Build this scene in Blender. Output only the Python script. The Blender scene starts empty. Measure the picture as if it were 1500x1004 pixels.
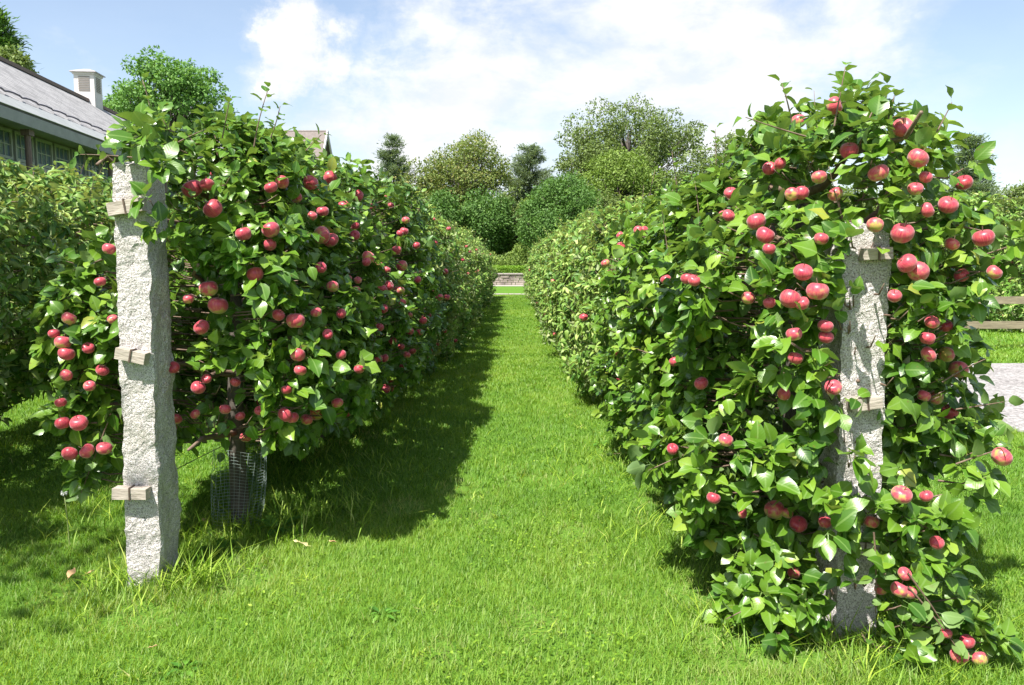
import bpy, bmesh, math, random
import numpy as np
from mathutils import Vector, noise as mn

rng = np.random.default_rng(7)
random.seed(7)
sc = bpy.context.scene
COL = sc.collection
R = math.radians

# ------------------------------------------------------------------ camera
FPX, CX, CY, CAMZ, PITCH = 1150.0, 750.0, 502.0, 1.5, math.atan(119 / 1150)
cam = bpy.data.cameras.new('camera')
cam.sensor_width = 36
cam.lens = FPX / 1500 * 36
cam.clip_start = 0.05
cam.clip_end = 2000
camo = bpy.data.objects.new('camera', cam)
camo.location = (0, 0, CAMZ)
camo.rotation_euler = (math.pi / 2 - PITCH, 0, 0)
COL.objects.link(camo)
sc.camera = camo


def ray(px, py):
    dx = (px - CX) / FPX
    dy = -(py - CY) / FPX
    c, s = math.cos(PITCH), math.sin(PITCH)
    return np.array([dx, c + dy * s, -s + dy * c])


def at(px, py, Y):
    d = ray(px, py)
    d = d / d[1] * Y
    return np.array([d[0], d[1], d[2] + CAMZ])


# ------------------------------------------------------------------ materials
def new_mat(name):
    m = bpy.data.materials.new(name)
    m.use_nodes = True
    nt = m.node_tree
    nt.nodes.clear()
    out = nt.nodes.new('ShaderNodeOutputMaterial')
    return m, nt, out


class N:
    def __init__(s, nt):
        s.nt = nt

    def n(s, t, **k):
        nd = s.nt.nodes.new(t)
        for a, b in k.items():
            setattr(nd, a, b)
        return nd

    def l(s, a, b):
        s.nt.links.new(a, b)

    def noise(s, scale, detail=4, rough=.6, vec=None, dist=0):
        nd = s.n('ShaderNodeTexNoise')
        nd.inputs['Scale'].default_value = scale
        nd.inputs['Detail'].default_value = detail
        nd.inputs['Roughness'].default_value = rough
        nd.inputs['Distortion'].default_value = dist
        if vec is not None:
            s.l(vec, nd.inputs['Vector'])
        return nd.outputs['Fac']

    def ramp(s, fac, stops):
        nd = s.n('ShaderNodeValToRGB')
        e = nd.color_ramp.elements
        while len(e) < len(stops):
            e.new(.5)
        for i, (p, c) in enumerate(stops):
            e[i].position = p
            e[i].color = (*c, 1) if len(c) == 3 else c
        s.l(fac, nd.inputs['Fac'])
        return nd.outputs['Color']

    def mix(s, fac, a, b, mode='MIX'):
        nd = s.n('ShaderNodeMix', data_type='RGBA', blend_type=mode)
        for v, i in ((fac, 0), (a, 6), (b, 7)):
            if hasattr(v, 'links'):
                s.l(v, nd.inputs[i])
            elif i == 0:
                nd.inputs[0].default_value = v
            else:
                nd.inputs[i].default_value = (*v, 1)
        return nd.outputs[2]

    def math(s, op, a, b=0.0, clamp=False):
        nd = s.n('ShaderNodeMath', operation=op, use_clamp=clamp)
        for i, v in enumerate((a, b)):
            if hasattr(v, 'links'):
                s.l(v, nd.inputs[i])
            else:
                nd.inputs[i].default_value = v
        return nd.outputs[0]

    def bump(s, h, strength=.5, dist=.01):
        nd = s.n('ShaderNodeBump')
        nd.inputs['Strength'].default_value = strength
        nd.inputs['Distance'].default_value = dist
        s.l(h, nd.inputs['Height'])
        return nd.outputs['Normal']

    def bsdf(s, col, rough=.6, normal=None, spec=.5, metal=0, coat=0):
        nd = s.n('ShaderNodeBsdfPrincipled')
        if hasattr(col, 'links'):
            s.l(col, nd.inputs['Base Color'])
        else:
            nd.inputs['Base Color'].default_value = (*col, 1)
        if hasattr(rough, 'links'):
            s.l(rough, nd.inputs['Roughness'])
        else:
            nd.inputs['Roughness'].default_value = rough
        nd.inputs['Specular IOR Level'].default_value = spec
        nd.inputs['Metallic'].default_value = metal
        nd.inputs['Coat Weight'].default_value = coat
        if normal is not None:
            s.l(normal, nd.inputs['Normal'])
        return nd.outputs[0]


def leaf_mat(name, stops, back, trans=.28, rough=.42, spec=.45, veins=True, yellow=None, tcol=(1.25, 1.2, .5)):
    m, nt, out = new_mat(name)
    g = N(nt)
    at_ = g.n('ShaderNodeAttribute', attribute_name='ld')
    sep = g.n('ShaderNodeSeparateColor')
    g.l(at_.outputs['Color'], sep.inputs[0])
    r, u, v = sep.outputs[0], sep.outputs[1], sep.outputs[2]
    col = g.ramp(r, stops)
    if yellow:
        col = g.mix(g.math('GREATER_THAN', r, .992), col, yellow)
    nrm = None
    if veins:
        mid = g.math('LESS_THAN', g.math('ABSOLUTE', g.math('SUBTRACT', v, .5)), .035)
        col = g.mix(g.math('MULTIPLY', mid, .45), col, (.22, .34, .1))
        w = g.math('SINE', g.math('MULTIPLY', g.math('SUBTRACT', u, g.math('MULTIPLY', g.math('ABSOLUTE', g.math('SUBTRACT', v, .5)), .9)), 46))
        nrm = g.bump(w, .05, .0015)
        tcn = g.n('ShaderNodeTexCoord')
        sp = g.noise(26, 3, .7, tcn.outputs['Object'])
        col = g.mix(g.math('MULTIPLY', g.ramp(sp, [(.66, (0, 0, 0)), (.72, (1, 1, 1))]), .55), col, (.16, .10, .03))
    geo = g.n('ShaderNodeNewGeometry')
    col = g.mix(geo.outputs['Backfacing'], col, g.mix(.6, col, back))
    b = g.bsdf(col, rough, nrm, spec)
    t = g.n('ShaderNodeBsdfTranslucent')
    tc = g.mix(1.0, col, tcol, 'MULTIPLY')
    g.l(tc, t.inputs['Color'])
    mx = g.n('ShaderNodeMixShader')
    mx.inputs[0].default_value = trans
    g.l(b, mx.inputs[1])
    g.l(t.outputs[0], mx.inputs[2])
    g.l(mx.outputs[0], out.inputs['Surface'])
    return m


def simple_mat(name, col, rough=.6, scale=None, col2=None, bump=0, metal=0, spec=.5, vec='Object', stretch=None, bdist=.01):
    m, nt, out = new_mat(name)
    g = N(nt)
    nrm = None
    if scale:
        tc = g.n('ShaderNodeTexCoord')
        vv = tc.outputs[vec]
        if stretch:
            mp = g.n('ShaderNodeMapping')
            mp.inputs['Scale'].default_value = stretch
            g.l(vv, mp.inputs['Vector'])
            vv = mp.outputs[0]
        nz = g.noise(scale, 6, .65, vv)
        if col2:
            col = g.ramp(nz, [(.32, col), (.68, col2)])
        if bump:
            nrm = g.bump(nz, bump, bdist)
    g.l(g.bsdf(col, rough, nrm, spec, metal), out.inputs['Surface'])
    return m


M = {}
M['leafA'] = leaf_mat('apple_leaf', [(0, (.024, .08, .008)), (.35, (.07, .168, .013)), (.75, (.15, .27, .024)), (1, (.26, .37, .05))],
                      (.2, .3, .12), .26, .34, .5, True, (.30, .34, .05))
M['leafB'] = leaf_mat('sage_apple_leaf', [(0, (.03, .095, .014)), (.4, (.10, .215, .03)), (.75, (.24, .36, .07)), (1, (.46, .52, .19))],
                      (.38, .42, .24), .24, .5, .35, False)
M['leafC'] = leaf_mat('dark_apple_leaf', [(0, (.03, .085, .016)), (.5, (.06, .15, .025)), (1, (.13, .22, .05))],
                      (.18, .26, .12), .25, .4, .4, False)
M['grass'] = leaf_mat('grass_blade', [(0, (.055, .15, .012)), (.4, (.18, .315, .025)), (.8, (.36, .48, .06)), (.94, (.44, .50, .15)), (1, (.46, .42, .2))],
                      (.12, .25, .03), .35, .5, .3, False, None, (1.2, 1.25, .4))


def tree_leaf(name, a, b, c):
    return leaf_mat(name, [(0, a), (.55, b), (1, c)], tuple(x * 1.3 for x in b), .25, .55, .25, False)


M['t_locust'] = tree_leaf('locust_leaf', (.06, .16, .03), (.12, .25, .05), (.2, .33, .09))
M['t_dark'] = tree_leaf('dark_tree_leaf', (.045, .10, .02), (.08, .17, .033), (.16, .27, .065))
M['t_olive'] = tree_leaf('olive_tree_leaf', (.055, .09, .02), (.135, .195, .05), (.25, .31, .11))
M['t_autumn'] = tree_leaf('autumn_tree_leaf', (.07, .12, .025), (.16, .215, .05), (.30, .26, .09))
M['t_conifer'] = tree_leaf('conifer_needle', (.10, .15, .08), (.16, .22, .13), (.24, .29, .19))
M['t_yellow'] = tree_leaf('yellow_tree_leaf', (.08, .14, .025), (.15, .235, .04), (.25, .33, .08))
M['t_lime'] = tree_leaf('lime_shrub_leaf', (.09, .20, .02), (.17, .31, .03), (.26, .40, .06))

M['bark'] = simple_mat('apple_bark', (.035, .028, .022), .9, 18, (.13, .11, .09), .8, stretch=(1, 1, .35))
M['twig'] = simple_mat('apple_twig', (.10, .06, .04), .7, 30, (.2, .14, .10), .3)
M['treebark'] = simple_mat('tree_bark', (.05, .042, .035), .9, 3, (.12, .10, .085), .5)


def apple_mat():
    m, nt, out = new_mat('apple_skin')
    g = N(nt)
    tc = g.n('ShaderNodeTexCoord')
    ob = g.n('ShaderNodeObjectInfo')
    sep = g.n('ShaderNodeSeparateXYZ')
    g.l(tc.outputs['Object'], sep.inputs[0])
    off = g.n('ShaderNodeVectorMath', operation='ADD')
    sc_ = g.n('ShaderNodeVectorMath', operation='SCALE')
    g.l(ob.outputs['Location'], sc_.inputs[0])
    sc_.inputs['Scale'].default_value = 13
    g.l(tc.outputs['Object'], off.inputs[0])
    g.l(sc_.outputs[0], off.inputs[1])
    n1 = g.noise(1.6, 3, .5, off.outputs[0])
    f = g.math('ADD', g.math('MULTIPLY', n1, .9), g.math('MULTIPLY', sep.outputs[2], .17))
    f = g.math('ADD', f, g.math('MULTIPLY', g.math('SUBTRACT', ob.outputs['Random'], .5), .34))
    col = g.ramp(f, [(.18, (.44, .36, .08)), (.28, (.54, .17, .12)), (.36, (.50, .055, .095)), (.7, (.34, .013, .045))])
    # fine streaks running from pole to pole and pale lenticels
    at2 = g.n('ShaderNodeMath', operation='ARCTAN2')
    g.l(sep.outputs[1], at2.inputs[0])
    g.l(sep.outputs[0], at2.inputs[1])
    cmb = g.n('ShaderNodeCombineXYZ')
    g.l(g.math('MULTIPLY', at2.outputs[0], 7), cmb.inputs[0])
    g.l(g.math('MULTIPLY', sep.outputs[2], .8), cmb.inputs[1])
    g.l(g.math('MULTIPLY', ob.outputs['Random'], 40), cmb.inputs[2])
    st = g.noise(1.5, 3, .6, cmb.outputs[0])
    col = g.mix(g.math('MULTIPLY', g.ramp(st, [(.45, (0, 0, 0)), (.7, (1, 1, 1))]), .45), col, (.62, .2, .12))
    vo = g.n('ShaderNodeTexVoronoi')
    vo.inputs['Scale'].default_value = 9
    g.l(off.outputs[0], vo.inputs['Vector'])
    col = g.mix(g.math('MULTIPLY', g.math('LESS_THAN', vo.outputs['Distance'], .1), .5), col, (.8, .5, .38))
    b = g.bsdf(col, .38, None, .45)
    b.node.inputs['Sheen Weight'].default_value = .25
    b.node.inputs['Subsurface Weight'].default_value = 0
    g.l(b, out.inputs['Surface'])
    return m


M['apple'] = apple_mat()


def granite():
    m, nt, out = new_mat('granite')
    g = N(nt)
    tc = g.n('ShaderNodeTexCoord')
    o = tc.outputs['Object']
    n1 = g.noise(190, 3, .7, o)
    n2 = g.noise(7, 5, .6, o)
    n3 = g.noise(60, 4, .7, o)
    base = g.ramp(n1, [(.36, (.18, .16, .15)), (.44, (.50, .46, .45)), (.52, (.66, .62, .605)), (.62, (.82, .79, .78))])
    base = g.mix(g.math('MULTIPLY', g.ramp(n2, [(.46, (0, 0, 0)), (.70, (1, 1, 1))]), .45), base, (.36, .34, .24))
    base = g.mix(g.math('MULTIPLY', g.ramp(n3, [(.55, (0, 0, 0)), (.66, (1, 1, 1))]), .3), base, (.26, .24, .21))
    h = g.math('ADD', g.math('MULTIPLY', n3, 1.0), g.math('MULTIPLY', n1, .35))
    g.l(g.bsdf(base, .85, g.bump(h, 1.0, .022), .3), out.inputs['Surface'])
    return m


M['granite'] = granite()
M['block'] = simple_mat('weathered_block', (.24, .20, .165), .75, 14, (.50, .44, .38), .4, stretch=(1, 8, 8))
M['strap'] = simple_mat('rusty_strap', (.09, .07, .06), .6, 40, (.16, .11, .08), .2, metal=.6)
M['wire'] = simple_mat('galvanised_wire', (.35, .35, .35), .4, metal=.9)
M['mesh'] = simple_mat('plastic_mesh', (.25, .34, .30), .5, 20, (.38, .46, .42))


def ground_mat():
    m, nt, out = new_mat('lawn')
    g = N(nt)
    tc = g.n('ShaderNodeTexCoord')
    o = tc.outputs['Object']
    a = g.noise(.35, 5, .6, o)
    b = g.noise(9, 6, .7, o)
    c = g.noise(70, 3, .7, o)
    col = g.ramp(a, [(.3, (.06, .155, .015)), (.7, (.12, .24, .03))])
    col = g.mix(.5, col, g.ramp(b, [(.35, (.035, .10, .01)), (.7, (.15, .29, .035))]))
    col = g.mix(.45, col, g.ramp(c, [(.35, (.025, .07, .01)), (.65, (.17, .31, .04))]))
    g.l(g.bsdf(col, .95, g.bump(c, .6, .03), .1), out.inputs['Surface'])
    return m


M['ground'] = ground_mat()


def gravel_mat():
    m, nt, out = new_mat('gravel')
    g = N(nt)
    tc = g.n('ShaderNodeTexCoord')
    o = tc.outputs['Object']
    vo = g.n('ShaderNodeTexVoronoi')
    vo.inputs['Scale'].default_value = 38
    g.l(o, vo.inputs['Vector'])
    sp = g.n('ShaderNodeSeparateColor')
    g.l(vo.outputs['Color'], sp.inputs[0])
    col = g.ramp(sp.outputs[0], [(0, (.10, .095, .09)), (.5, (.25, .24, .235)), (1, (.42, .40, .39))])
    a = g.noise(1.1, 5, .6, o)
    col = g.mix(.35, col, g.ramp(a, [(.35, (.18, .165, .16)), (.65, (.29, .28, .275))]))
    g.l(g.bsdf(col, .9, g.bump(vo.outputs['Distance'], -.8, .02), .2), out.inputs['Surface'])
    return m


M['gravel'] = gravel_mat()
M['stone'] = simple_mat('field_stone', (.13, .11, .095), .9, 2.3, (.36, .31, .26), .5)
M['edging'] = simple_mat('edging_stone', (.24, .22, .19), .9, 9, (.38, .35, .31), .4)
M['siding'] = simple_mat('barn_siding', (.20, .21, .21), .7, 4, (.25, .26, .26), .1, stretch=(1, 1, 12))
M['trim'] = simple_mat('barn_trim', (.26, .275, .27), .6, 3, (.34, .35, .35))
M['fascia'] = simple_mat('fascia_board', (.22, .225, .22), .6, 5, (.28, .285, .28))
M['white'] = simple_mat('white_paint', (.50, .47, .47), .6, 3, (.62, .59, .58))
M['louvre'] = simple_mat('louvre_dark', (.22, .19, .18), .8)  # one even dark grey-brown for the cupola slats
M['cap'] = simple_mat('grey_cap_metal', (.32, .30, .32), .5, 6, (.42, .40, .42))
M['postw'] = simple_mat('brown_post', (.12, .08, .07), .7, 10, (.2, .14, .12), stretch=(4, 4, 1))
M['snow'] = simple_mat('snow_guard_metal', (.13, .12, .15), .5, metal=.5)
M['tan'] = simple_mat('tan_shingle', (.13, .11, .10), .9, 6, (.2, .17, .155), .4)
M['plank'] = simple_mat('weathered_plank', (.14, .115, .075), .8, 5, (.28, .24, .155), .3, stretch=(1, 10, 10))
M['deadleaf'] = simple_mat('dry_leaf', (.42, .24, .10), .8, 60, (.62, .42, .22), .3)
M['paleleaf'] = simple_mat('pale_fallen_leaf', (.55, .48, .18), .6, 40, (.66, .62, .33), .3)
M['weed'] = leaf_mat('weed_leaf', [(0, (.05, .15, .02)), (.5, (.10, .26, .03)), (1, (.17, .34, .05))], (.15, .28, .08), .3, .45, .4, False)
M['fluff'] = simple_mat('seed_fluff', (.55, .58, .55), .9)
M['stalk'] = simple_mat('pale_stalk', (.24, .30, .10), .6)


def glass_mat():
    m, nt, out = new_mat('window_glass')
    g = N(nt)
    g.l(g.bsdf((.10, .14, .22), .06, None, 1.0), out.inputs['Surface'])  # blue base colour stands in for sky reflected in the panes
    return m


M['glass'] = glass_mat()


def roof_mat():
    m, nt, out = new_mat('barn_shakes')
    g = N(nt)
    tc = g.n('ShaderNodeTexCoord')
    br = g.n('ShaderNodeTexBrick')
    br.inputs['Scale'].default_value = 1
    br.inputs['Brick Width'].default_value = .22
    br.inputs['Row Height'].default_value = .16
    br.inputs['Mortar Size'].default_value = .014
    br.inputs['Color1'].default_value = (.20, .20, .205, 1)
    br.inputs['Color2'].default_value = (.38, .375, .38, 1)
    br.inputs['Mortar'].default_value = (.06, .055, .06, 1)
    g.l(tc.outputs['UV'], br.inputs['Vector'])
    n1 = g.noise(2.2, 6, .7, tc.outputs['Object'])
    col = g.mix(.4, br.outputs['Color'], g.ramp(n1, [(.35, (.22, .215, .215)), (.65, (.44, .43, .43))]))
    g.l(g.bsdf(col, .85, g.bump(br.outputs['Fac'], -.6, .02), .3), out.inputs['Surface'])
    return m


M['roof'] = roof_mat()


# ------------------------------------------------------------------ object helpers
def tag(o, label=None, cat=None, group=None, kind=None):
    if label:
        o['label'] = label
    if cat:
        o['category'] = cat
    if group:
        o['group'] = group
    if kind:
        o['kind'] = kind
    return o


def empty(name, loc, label, cat, group=None, rz=0):
    o = bpy.data.objects.new(name, None)
    o.location = loc
    o.rotation_euler = (0, 0, rz)
    COL.objects.link(o)
    return tag(o, label, cat, group)


def link(name, me, parent=None, loc=None):
    o = bpy.data.objects.new(name, me)
    COL.objects.link(o)
    if parent is not None:
        o.parent = parent
    if loc is not None:
        o.location = loc
    return o


def np_mesh(name, V, F, T, mat, attr=None, smooth=True):
    """V (n,3); F flat loop vertex indices; T loop totals"""
    me = bpy.data.meshes.new(name)
    V = np.asarray(V, np.float32)
    F = np.asarray(F, np.int32)
    T = np.asarray(T, np.int32)
    me.vertices.add(len(V))
    me.vertices.foreach_set('co', V.ravel())
    me.loops.add(len(F))
    me.loops.foreach_set('vertex_index', F)
    me.polygons.add(len(T))
    st = np.zeros(len(T), np.int32)
    st[1:] = np.cumsum(T)[:-1]
    me.polygons.foreach_set('loop_start', st)
    me.polygons.foreach_set('loop_total', T)
    me.polygons.foreach_set('use_smooth', np.full(len(T), smooth))
    if attr is not None:
        a = me.attributes.new('ld', 'FLOAT_COLOR', 'POINT')
        a.data.foreach_set('color', np.asarray(attr, np.float32).ravel())
    me.update(calc_edges=True)
    me.materials.append(mat)
    return me


def nrmz(a):
    return a / (np.linalg.norm(a, axis=-1, keepdims=True) + 1e-9)


# leaf templates: (x across, y along), faces
def tmpl_hi():
    ys = [0, .10, .32, .58, .84, 1.0]
    ws = [0, .21, .37, .345, .175, 0]
    P = [(0, 0)]
    for y, w in zip(ys[1:5], ws[1:5]):
        P += [(-w, y), (0, y), (w, y)]
    P += [(0, 1.0)]
    F = [(0, 2, 1), (0, 3, 2)]
    for q in (1, 4, 7):
        F += [(q, q + 1, q + 4, q + 3), (q + 1, q + 2, q + 5, q + 4)]
    F += [(10, 11, 13), (11, 12, 13)]
    # petiole
    P += [(-.012, -.28), (.012, -.28), (.012, .02), (-.012, .02)]
    F += [(14, 15, 16, 17)]
    return np.array(P), F


def tmpl_lo():
    P = [(0, 0), (-.34, .42), (0, .42), (.34, .42), (0, 1.0)]
    F = [(0, 2, 1), (0, 3, 2), (1, 2, 4), (2, 3, 4)]
    return np.array(P), F


def tmpl_card():
    P = [(0, 0), (-.36, .45), (.36, .5), (0, 1.0)]
    F = [(0, 2, 1), (1, 2, 3)]
    return np.array(P), F


HI, LO, CARD = tmpl_hi(), tmpl_lo(), tmpl_card()


def leaf_arrays(pos, d, n, L, W, tmpl, bend, fold, rnd, wave=None):
    """vectorised leaves; returns V, F, T, attr"""
    P, Fc = tmpl
    d = nrmz(d)
    b = nrmz(np.cross(d, n))
    n = np.cross(b, d)
    k = len(pos)
    m = len(P)
    x = P[:, 0][None, :] * W[:, None]
    y = P[:, 1][None, :]
    yl = y * L[:, None]
    z = -bend[:, None] * (np.maximum(y, 0) ** 2) * L[:, None] + fold[:, None] * np.abs(x)
    if wave is not None:
        z = z + wave[:, None] * np.sin(y * 7 + rnd[:, None] * 40) * x
    yl = yl * (1 - .25 * bend[:, None] * np.maximum(y, 0))
    V = pos[:, None, :] + x[..., None] * b[:, None, :] + yl[..., None] * d[:, None, :] + z[..., None] * n[:, None, :]
    fl = np.array([i for f in Fc for i in f])
    tt = np.array([len(f) for f in Fc])
    F = (fl[None, :] + (np.arange(k) * m)[:, None]).ravel()
    T = np.tile(tt, k)
    A = np.ones((k, m, 4), np.float32)
    A[..., 0] = rnd[:, None]
    A[..., 1] = y
    A[..., 2] = P[:, 0][None, :] + .5
    return V.reshape(-1, 3), F, T, A.reshape(-1, 4)


def merge(parts):
    Vs, Fs, Ts, As = [], [], [], []
    o = 0
    for V, F, T, A in parts:
        Vs.append(V)
        Fs.append(F + o)
        Ts.append(T)
        As.append(A)
        o += len(V)
    return np.concatenate(Vs), np.concatenate(Fs), np.concatenate(Ts), np.concatenate(As)


class Tubes:
    def __init__(s):
        s.V, s.F, s.T, s.o = [], [], [], 0

    def add(s, pts, rad, k=6):
        pts = np.asarray(pts, float)
        n = len(pts)
        tan = nrmz(np.gradient(pts, axis=0))
        ref = np.array([0, 0, 1.0]) if abs(tan[0][2]) < .8 else np.array([1.0, 0, 0])
        a = nrmz(np.cross(tan, ref[None]))
        b = np.cross(tan, a)
        th = np.arange(k) / k * 2 * np.pi
        rad = np.broadcast_to(np.asarray(rad, float), (n,))
        ring = pts[:, None] + rad[:, None, None] * (np.cos(th)[None, :, None] * a[:, None] + np.sin(th)[None, :, None] * b[:, None])
        V = ring.reshape(-1, 3)
        i = np.arange(n - 1)[:, None] * k
        j = np.arange(k)[None]
        j2 = (j + 1) % k
        F = np.stack([i + j, i + j2, i + k + j2, i + k + j], -1).reshape(-1)
        s.V.append(V)
        s.F.append(F + s.o)
        s.T.append(np.full((n - 1) * k, 4))
        s.o += len(V)
        # cap
        s.F.append(np.arange(k) + (s.o - k))
        s.T.append(np.array([k]))

    def mesh(s, name, mat):
        return np_mesh(name, np.concatenate(s.V), np.concatenate(s.F), np.concatenate(s.T), mat)


def wob(a, b, n, amp, rs=random):
    a, b = np.array(a, float), np.array(b, float)
    t = np.linspace(0, 1, n)[:, None]
    p = a + (b - a) * t
    off = np.array([[rs.gauss(0, 1) for _ in range(3)] for _ in range(n)]) * amp
    off[0] = 0
    return p + off * np.minimum(1, t * 3)


# ------------------------------------------------------------------ canopy field
class Canopy:
    def __init__(s, x0, y0, y1, wl, wr, zb, zt, seed, amp=.1, ny=5):
        s.x0, s.yc, s.L = x0, (y0 + y1) / 2, (y1 - y0) / 2
        s.wl, s.wr, s.zb, s.zt = wl, wr, zb, zt
        s.amp, s.ny = amp, ny
        r = np.random.default_rng(seed)
        s.k = r.normal(0, 1, (10, 3)) * np.array([3.5, 3.0, 3.5])
        s.k[5:] *= 2.2
        s.ph = r.uniform(0, 6.28, 10)

    def nz(s, P):
        v = np.sin(P @ s.k.T + s.ph)
        return (v[..., :5].sum(-1) + .6 * v[..., 5:].sum(-1)) / 3.2

    def F(s, P):
        dx = P[..., 0] - s.x0
        w = np.where(dx < 0, s.wl, s.wr)
        zc = (s.zb + s.zt) / 2
        H = (s.zt - s.zb) / 2
        dz = (P[..., 2] - zc) / H
        w = w * (1 - .12 * dz)
        q = (np.abs(dx / w) ** 2.6 + np.abs(dz) ** 3 + np.abs((P[..., 1] - s.yc) / s.L) ** s.ny) ** (1 / 2.8)
        return q + s.amp * 1.35 * s.nz(P) + s.fx(P)

    def fx(s, P):
        return 0

    def grad(s, P):
        e = .02
        f0 = s.F(P)
        g = np.stack([s.F(P + np.eye(3)[i] * e) - f0 for i in range(3)], -1)
        return nrmz(g)

    def sample(s, m, r):
        lo = np.array([s.x0 - s.wl * 1.2, s.yc - s.L * 1.15, s.zb - .15])
        hi = np.array([s.x0 + s.wr * 1.2, s.yc + s.L * 1.15, s.zt + .15])
        out = []
        tot = 0
        while tot < m:
            P = r.uniform(lo, hi, (m * 6, 3))
            f = s.F(P)
            pr = np.where(f < 1.02, np.exp(-((f - .93) / .17) ** 2), 0) + np.where(f < .9, .05, 0)
            cl = np.sin(P @ (s.k[5:8].T * 1.6) + s.ph[:3]).sum(-1)
            pr = pr * np.clip(.62 + .75 * cl, .02, 1)
            ok = r.random(len(P)) < pr
            out.append(P[ok])
            tot += ok.sum()
        return np.concatenate(out)[:m]


UP = np.array([0, 0, 1.0])


def rosettes(P, Nn, K, size, ratio, tmpl, r, droop=.35, bend=(.1, .5), fold=.25, upw=.8, spread=(.5, 1.3), keep=None):
    """K leaves round each spur point"""
    n = len(P)
    ax = nrmz(Nn * .7 + UP * .45 + r.normal(0, .45, (n, 3)))
    ref = nrmz(np.cross(ax, r.normal(0, 1, (n, 3))))
    bi = np.cross(ax, ref)
    parts_pos, parts_d, parts_n, L = [], [], [], []
    base_rnd = r.random(n)
    rn = []
    sz = r.uniform(.75, 1.12, n)
    for k in range(K):
        az = k * 2.4 + r.uniform(0, .8, n)
        el = r.uniform(*spread, n)
        rad = np.cos(az)[:, None] * ref + np.sin(az)[:, None] * bi
        d = nrmz(ax * np.cos(el)[:, None] + rad * np.sin(el)[:, None] - UP * droop * r.uniform(.3, 1.6, n)[:, None])
        nn = nrmz(UP * upw + Nn * .6 + r.normal(0, .4, (n, 3)))
        bad = np.abs((nn * d).sum(-1)) > .92
        nn[bad] = nrmz(nn[bad] + r.normal(0, .6, (bad.sum(), 3)))
        l = size * sz * r.uniform(.65, 1.15, n)
        pos = P + d * (l * .28)[:, None] + ax * (k * .006)
        parts_pos.append(pos)
        parts_d.append(d)
        parts_n.append(nn)
        L.append(l)
        rn.append(np.clip(base_rnd * .45 + r.random(n) * .55, 0, 1))
    pos, d, nn, L, rn = map(np.concatenate, (parts_pos, parts_d, parts_n, L, rn))
    if keep is not None:
        ok = keep(pos + d * (L * .5)[:, None], r)
        pos, d, nn, L, rn = pos[ok], d[ok], nn[ok], L[ok], rn[ok]
    rn = np.where(r.random(len(rn)) < .006, 1.0, np.minimum(rn, .985))
    m = len(pos)
    return leaf_arrays(pos, d, nn, L, L * ratio * 1.35 * r.uniform(.85, 1.15, m), tmpl,
                       r.uniform(*bend, m), r.uniform(.0, fold * 2, m), rn, r.uniform(-.5, .5, m))


def shoot(tubes, base, d, length, nl, size, ratio, tmpl, r, rad=.0028, light=.25):
    """an upright leafy shoot with alternate leaves"""
    d = np.array(d, float)
    d /= np.linalg.norm(d)
    side = nrmz(np.cross(d, r.normal(0, 1, 3)))
    t = np.linspace(0, 1, 7)
    curve = r.uniform(-.15, .15)
    pts = np.array(base)[None] + d[None] * (t * length)[:, None] + side[None] * (curve * length * t ** 2)[:, None]
    tubes.add(pts, np.linspace(rad, rad * .45, 7), 5)
    tt = np.linspace(.15, 1, nl)
    pos = np.stack([np.interp(tt, t, pts[:, i]) for i in range(3)], -1)
    az = np.arange(nl) * 2.4 + r.uniform(0, 6)
    b2 = np.cross(d, side)
    rad_ = np.cos(az)[:, None] * side + np.sin(az)[:, None] * b2
    upness = (tt[:, None]) ** 2
    dd = nrmz(rad_ + d[None] * (.35 + .9 * upness) - UP * .12)
    nn = nrmz(d[None] * 1.0 - rad_ * .3 + UP * .3)
    L = size * r.uniform(.75, 1.1, nl) * (1 - .35 * tt)
    pos = pos + dd * (L * .25)[:, None]
    rn = np.clip(light + r.uniform(0, .5, nl), 0, 1)
    return leaf_arrays(pos, dd, nn, L, L * ratio * 1.35, tmpl, r.uniform(.15, .6, nl), r.uniform(.1, .5, nl), rn, r.uniform(-.4, .4, nl))


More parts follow.
